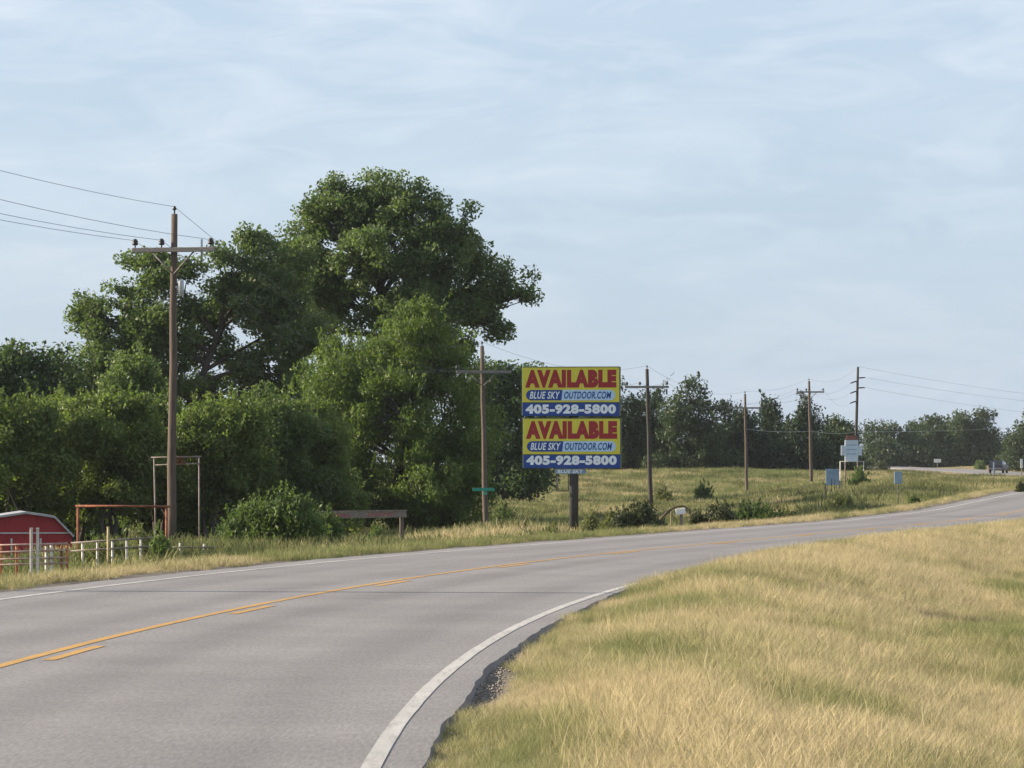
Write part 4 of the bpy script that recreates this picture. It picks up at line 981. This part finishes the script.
# ------------------------------------------------------------------ yard: barn, gates, fences, plank sign
ZN = 146; kN = ZN / F; XN = (26 - 512) * kN; bN = g1(XN, ZN)
barn = thing('barn', 'small red gambrel-roofed barn with pale roof edge, at the left border', 'barn', (XN, ZN, bN), rz=R(9))
zN = lambda py: EYE - (py - HY) * kN - bN
wN = lambda px: (px - 26) * kN
prof = [(wN(72), 0.0), (wN(72), zN(534)), (wN(54), zN(517)), (0, zN(513)), (-wN(54), zN(517)), (-wN(72), zN(534)), (-wN(72), 0.0)]
mb = MB(); mb.prism(prof[::-1], 0, 4.2); mb.build('wall', M['barn_red'], barn)
# siding ribs
for k in range(17):
    xr = -wN(72) + (k + .5) * 2 * wN(72) / 17; ax_ = abs(xr)
    top = np.interp(ax_, [0, wN(54), wN(72)], [zN(513), zN(517), zN(534)]) - .05
    mb = MB(); mb.box((xr, -.012, top / 2), (.03, .024, top)); mb.build('siding_rib', M['barn_red'], barn)
up = [(wN(74), zN(535.5)), (wN(54.6), zN(515.8)), (0, zN(511.6)), (-wN(54.6), zN(515.8)), (-wN(74), zN(535.5))]
lo_ = [(x_ * .985, z_ - .07) for x_, z_ in up]
for i in range(4):
    mb = MB(); mb.prism([up[i], up[i + 1], lo_[i + 1], lo_[i]], -.16, 4.35); mb.build('roof_slope', M['barn_roof'], barn)
mb = MB(); mb.box((0, -.035, zN(533)), (2 * wN(71.5), .03, .045)); mb.build('trim_band', M['barn_trim'], barn)
mb = MB(); mb.box((0, -.03, zN(533) / 2 - .1), (.9, .03, zN(533) - .25)); dr = mb.build('door', M['barn_red'], barn)
for e in (-1, 1):
    mb = MB(); mb.box((e * .48, -.045, zN(533) / 2 - .08), (.06, .03, zN(533) - .2)); mb.build('door_trim', M['barn_trim'], dr)

def frame_gate(name, label, Z, posts, bars, m_, rad, Z2=None, cat='gate'):
    k = Z / F; X = (posts[0][0] - 512) * k; b0 = g1(X, Z); t = thing(name, label, cat, (X, Z, b0))
    for (pxt, pxb, yt) in posts:
        xa = (pxb - 512) * k - X; xt = (pxt - 512) * k - X; gz = g1((pxb - 512) * k, Z) - b0
        mb = MB(); mb.tube([(xa, 0, gz - .3), (xt, 0, EYE - (yt - HY) * k - b0)], rad, 8); mb.build('post', m_, t)
    for (xa, xb_, ya, yb) in bars:
        mb = MB(); mb.tube([((xa - 512) * k - X, -.02, EYE - (ya - HY) * k - b0), ((xb_ - 512) * k - X, -.02, EYE - (yb - HY) * k - b0)], rad * .85, 8); mb.build('crossbar', m_, t)
    return t, k, X, b0
frame_gate('pipe_gateway', 'low rusty pipe gateway whose bar reaches the nearest utility pole', 118, [(78, 78, 506), (166.5, 166.5, 506.5)], [(75.5, 172, 506, 506.5)], M['rust'], .036)
t, k, X, b0 = frame_gate('pipe_gateway', 'tall thin grey pipe gateway with rusty emblem, behind the nearest utility pole', 150, [(154, 156.5, 457), (199, 199.5, 456)], [(151, 202, 457.5, 456.5), (155, 200, 465, 463.5)], M['grey_pipe'], .026)
mb = MB(); c_ = ((180.5 - 512) * k - X, -.03, EYE - (460.5 - HY) * k - b0)
for dx_ in (-.10, .0, .10): mb.tube([(c_[0] + dx_ - .04, c_[1], c_[2] - .14), (c_[0] + dx_, c_[1], c_[2] + .15), (c_[0] + dx_ + .05, c_[1], c_[2] - .13)], .022, 6)
mb.build('emblem', M['rust'], t)

def pipe_fence(label, Z, posts, rails, m_post, m_rail, group='pipe fence panels', rad=.027):
    k = Z / F; x0 = posts[0][0]; X = (x0 - 512) * k; b0 = g1(X, Z); t = thing('pipe_fence', label, 'fence', (X, Z, b0), group)
    for q in posts:
        px, yt = q[:2]; mm = q[2] if len(q) > 2 else m_post; gx_ = (px - 512) * k; gz = g1(gx_, Z) - b0
        mb = MB(); mb.tube([(gx_ - X, 0, gz - .3), (gx_ - X, 0, EYE - (yt - HY) * k - b0)], rad * (1.2 if len(q) > 3 else 1), 8); mb.build('post', mm, t)
    for (xa, ya, xb_, yb) in rails:
        mb = MB(); mb.tube([((xa - 512) * k - X, -.03, EYE - (ya - HY) * k - b0), ((xb_ - 512) * k - X, -.03, EYE - (yb - HY) * k - b0)], rad * .8, 8); mb.build('rail', m_rail, t)
    return t
op, wp_, rp_ = M['orange_pipe'], M['white_pipe'], M['rust']
pipe_fence('pipe fence with orange end posts and pale rails in front of the barn', 104,
           [(-14, 544, op), (1, 544, op, 1), (16.7, 545, op, 1), (46, 546, wp_), (51.3, 545, wp_, 1), (61.5, 546, rp_), (67.2, 544.5, op, 1)],
           [(-15, 545.5, 68, 543.5), (-15, 552.5, 68, 550), (-15, 559.5, 68, 557.5), (-15, 565, 68, 563)], op, M['pink_pipe'])
pipe_fence('white pipe fence running from the barn to the nearest utility pole', 109,
           [(82.5, 541.5), (97.3, 540.5), (112.4, 539.5), (126.7, 538.6), (140.8, 538), (154, 537.6), (180, 543), (204, 544)],
           [(71, 543, 156, 537.4), (71, 551, 156, 546), (156, 547, 218, 547.5)], wp_, M['grey_pipe'])
k = 103 / F
for j, px in enumerate((31.3, 37.6)):
    X_ = (px - 512) * k; b_ = g1(X_, 103); h_ = EYE - (529 - HY) * k - b_
    mb = MB(); mb.box((0, 0, h_ / 2 - .15), (.062, .07, h_ + .3), None, .01); mb.box((0, 0, h_ + .015), (.075, .083, .03)); o = mb.build('gate_post', wp_, None); o.location = (X_, 103, b_)
    tag(o, ('left' if j == 0 else 'right') + ' one of two tall white square posts before the barn', 'post', 'white gate posts')
k = 108 / F; X_ = (107 - 512) * k; b_ = g1(X_, 108); h_ = EYE - (528 - HY) * k - b_
mb = MB(); mb.tube([(0, 0, -.3), (0, 0, h_)], [.034, .03], 8); mb.lathe((0, 0, h_), [(.036, 0), (.036, .02), (.015, .03)], 8); o = mb.build('wooden_post', M['stake'], None); o.location = (X_, 108.3, b_); tag(o, 'yellowish wooden post taller than the white pipe fence around it', 'post')
# plank sign with faded red lettering
k = 150 / F; X_ = (401 - 512) * k; b_ = g1(X_, 150); zP = lambda py: EYE - (py - HY) * k - b_
ps = thing('plank_sign', 'long weathered plank sign with faded red lettering on wooden posts', 'sign', (X_, 150, b_))
L0, L1 = (316 - 512) * k - X_, (406.5 - 512) * k - X_
mb = MB(); mb.box(((L0 + L1) / 2, -.05, zP(514.8)), (L1 - L0, .07, 6.6 * k), Matrix.Rotation(R(-.8), 3, 'Y'), .01); pl = mb.build('plank', M['weathered_board'], ps)
mb = MB(); mb.box(((L0 + L1) / 2, -.05, zP(511.0)), (L1 - L0 + .05, .12, .035), Matrix.Rotation(R(-.8), 3, 'Y')); mb.build('cap_rail', M['grey_pipe'], ps)
rr_ = np.random.default_rng(4)
for xa, xb_ in ((329, 352), (368, 393)):       # faded, no longer readable strokes
    x_ = xa
    while x_ < xb_:
        w_ = rr_.uniform(2.2, 3.2); cx_ = (x_ + w_ / 2 - 512) * k - X_; zc_ = zP(514.9 + (359 - x_) * .014)
        mb = MB()
        mb.box((cx_ - w_ * k * .3, -.089, zc_), (.022, .008, 3.8 * k)); 
        mb.box((cx_ + w_ * k * .2, -.089, zc_ + rr_.choice([-1, 0, 1]) * 1.5 * k), (w_ * k * .6, .0075, .022))
        mb.box((cx_ + w_ * k * .1, -.089, zc_ - .3 * k), (w_ * k * .5, .007, .018))
        mb.build('faded_stroke', M['red_letter'], pl); x_ += w_ + 1.0
for px in (401.5, 322):
    xp = (px - 512) * k - X_; mb = MB(); mb.tube([(xp, .06, -.3), (xp, .06, zP(512.5))], .075, 9); mb.build('post', M['pole_wood'], ps)

# ------------------------------------------------------------------ car on the far road
Zc = 556; ca = float(road_x(Zc)); sl_ = float(road_sl(Zc))
cx_ = (998.5 - 512) * Zc / F
car = thing('car', 'dark grey sport utility car driving away on the far road', 'car', (cx_, Zc, float(road_z(Zc)) + .005), rz=R(-16))
mb = MB()
body = [(-.92, .38), (.92, .38), (.94, .62), (.92, .98), (.86, 1.04), (-.86, 1.04), (-.92, .98), (-.94, .62)]
secs = [(-2.3, .93, .02, .96), (-2.2, .98, 0, 1), (-1.0, 1, 0, 1), (1.2, 1, 0, .99), (2.1, .97, 0, .92), (2.32, .88, .05, .82)]
v = []; f = []
for (yy_, sx, dz_, sz_) in secs:
    for (x_, z_) in body: v.append((x_ * sx, yy_, .38 + (z_ - .38) * sz_ + dz_))
n = len(body)
for i in range(len(secs) - 1):
    for j in range(n): f.append((i * n + j, i * n + (j + 1) % n, (i + 1) * n + (j + 1) % n, (i + 1) * n + j))
f.append(tuple(range(n - 1, -1, -1))); f.append(tuple(range((len(secs) - 1) * n, len(secs) * n)))
mb.add(v, f); mb.build('body', M['car_paint'], car)
mb = MB(); v = []; f = []
for (z_, hw, y0, y1) in ((1.03, .86, -2.12, 1.25), (1.45, .76, -1.92, .55), (1.62, .68, -1.78, .25)):
    v += [(-hw, y0, z_), (hw, y0, z_), (hw, y1, z_), (-hw, y1, z_)]
for i in range(2):
    for j in range(4): f.append((i * 4 + j, i * 4 + (j + 1) % 4, i * 4 + 4 + (j + 1) % 4, i * 4 + 4 + j))
f.append((8, 9, 10, 11)); mb.add(v, f); mb.build('cabin', M['car_paint'], car)
mb = MB(); mb.add([(-.72, -2.09, 1.10), (.72, -2.09, 1.10), (.64, -1.93, 1.46), (-.64, -1.93, 1.46)], [(0, 1, 2, 3)]); mb.build('rear_window', M['car_glass'], car)
for e in (-1, 1):
    mb = MB(); mb.add([(e * .862, -1.85, 1.10), (e * .862, .85, 1.10), (e * .778, .42, 1.44), (e * .775, -1.75, 1.44)], [(0, 1, 2, 3) if e > 0 else (3, 2, 1, 0)]); mb.build('side_window', M['car_glass'], car)
    mb = MB(); mb.box((e * .78, -2.2, .86), (.18, .12, .26), None, .02); mb.build('tail_light', M['tail_light'], car)
    mb = MB(); mb.box((e * 1.0, .75, 1.1), (.14, .1, .12), None, .02); mb.build('mirror', M['car_paint'], car)
    for yy_ in (-1.42, 1.42):
        mb = MB(); mb.lathe((e * .82, yy_, .36), [(.30, -.12), (.36, -.09), (.36, .09), (.30, .12)], 16, 'X'); wh = mb.build('wheel', M['tyre'], car)
        mb = MB(); mb.lathe((e * .90, yy_, .36), [(.20, -.03), (.22, .02), (.08, .05)], 12, 'X'); mb.build('rim', M['rim'], wh)
mb = MB(); mb.box((0, -2.3, .55), (1.75, .14, .24), None, .04); mb.build('bumper', M['chrome'], car)
mb = MB(); mb.box((0, -2.27, .84), (.5, .05, .14)); mb.build('number_plate', M['plate'], car)
mb = MB(); mb.box((0, 1.6, .40), (1.5, 1.2, .1)); mb.build('underbody', M['tyre'], car)

# ------------------------------------------------------------------ haze: the air over the whole place
mb = MB(); mb.box((0, 1500, 14.5), (12400, 15400, 37)); hm = bpy.data.materials.new('haze_air'); hm.use_nodes = True; t = hm.node_tree; t.nodes.clear()
ho = N(t, 'ShaderNodeOutputMaterial'); pv = N(t, 'ShaderNodeVolumePrincipled'); pv.inputs['Color'].default_value = (.86, .93, 1.0, 1); pv.inputs['Density'].default_value = HAZE; pv.inputs['Anisotropy'].default_value = .1
t.links.new(pv.outputs[0], ho.inputs['Volume'])
hz = mb.build('haze', hm, None); tag(hz, 'thin pale summer haze filling the air', 'haze', kind='stuff')
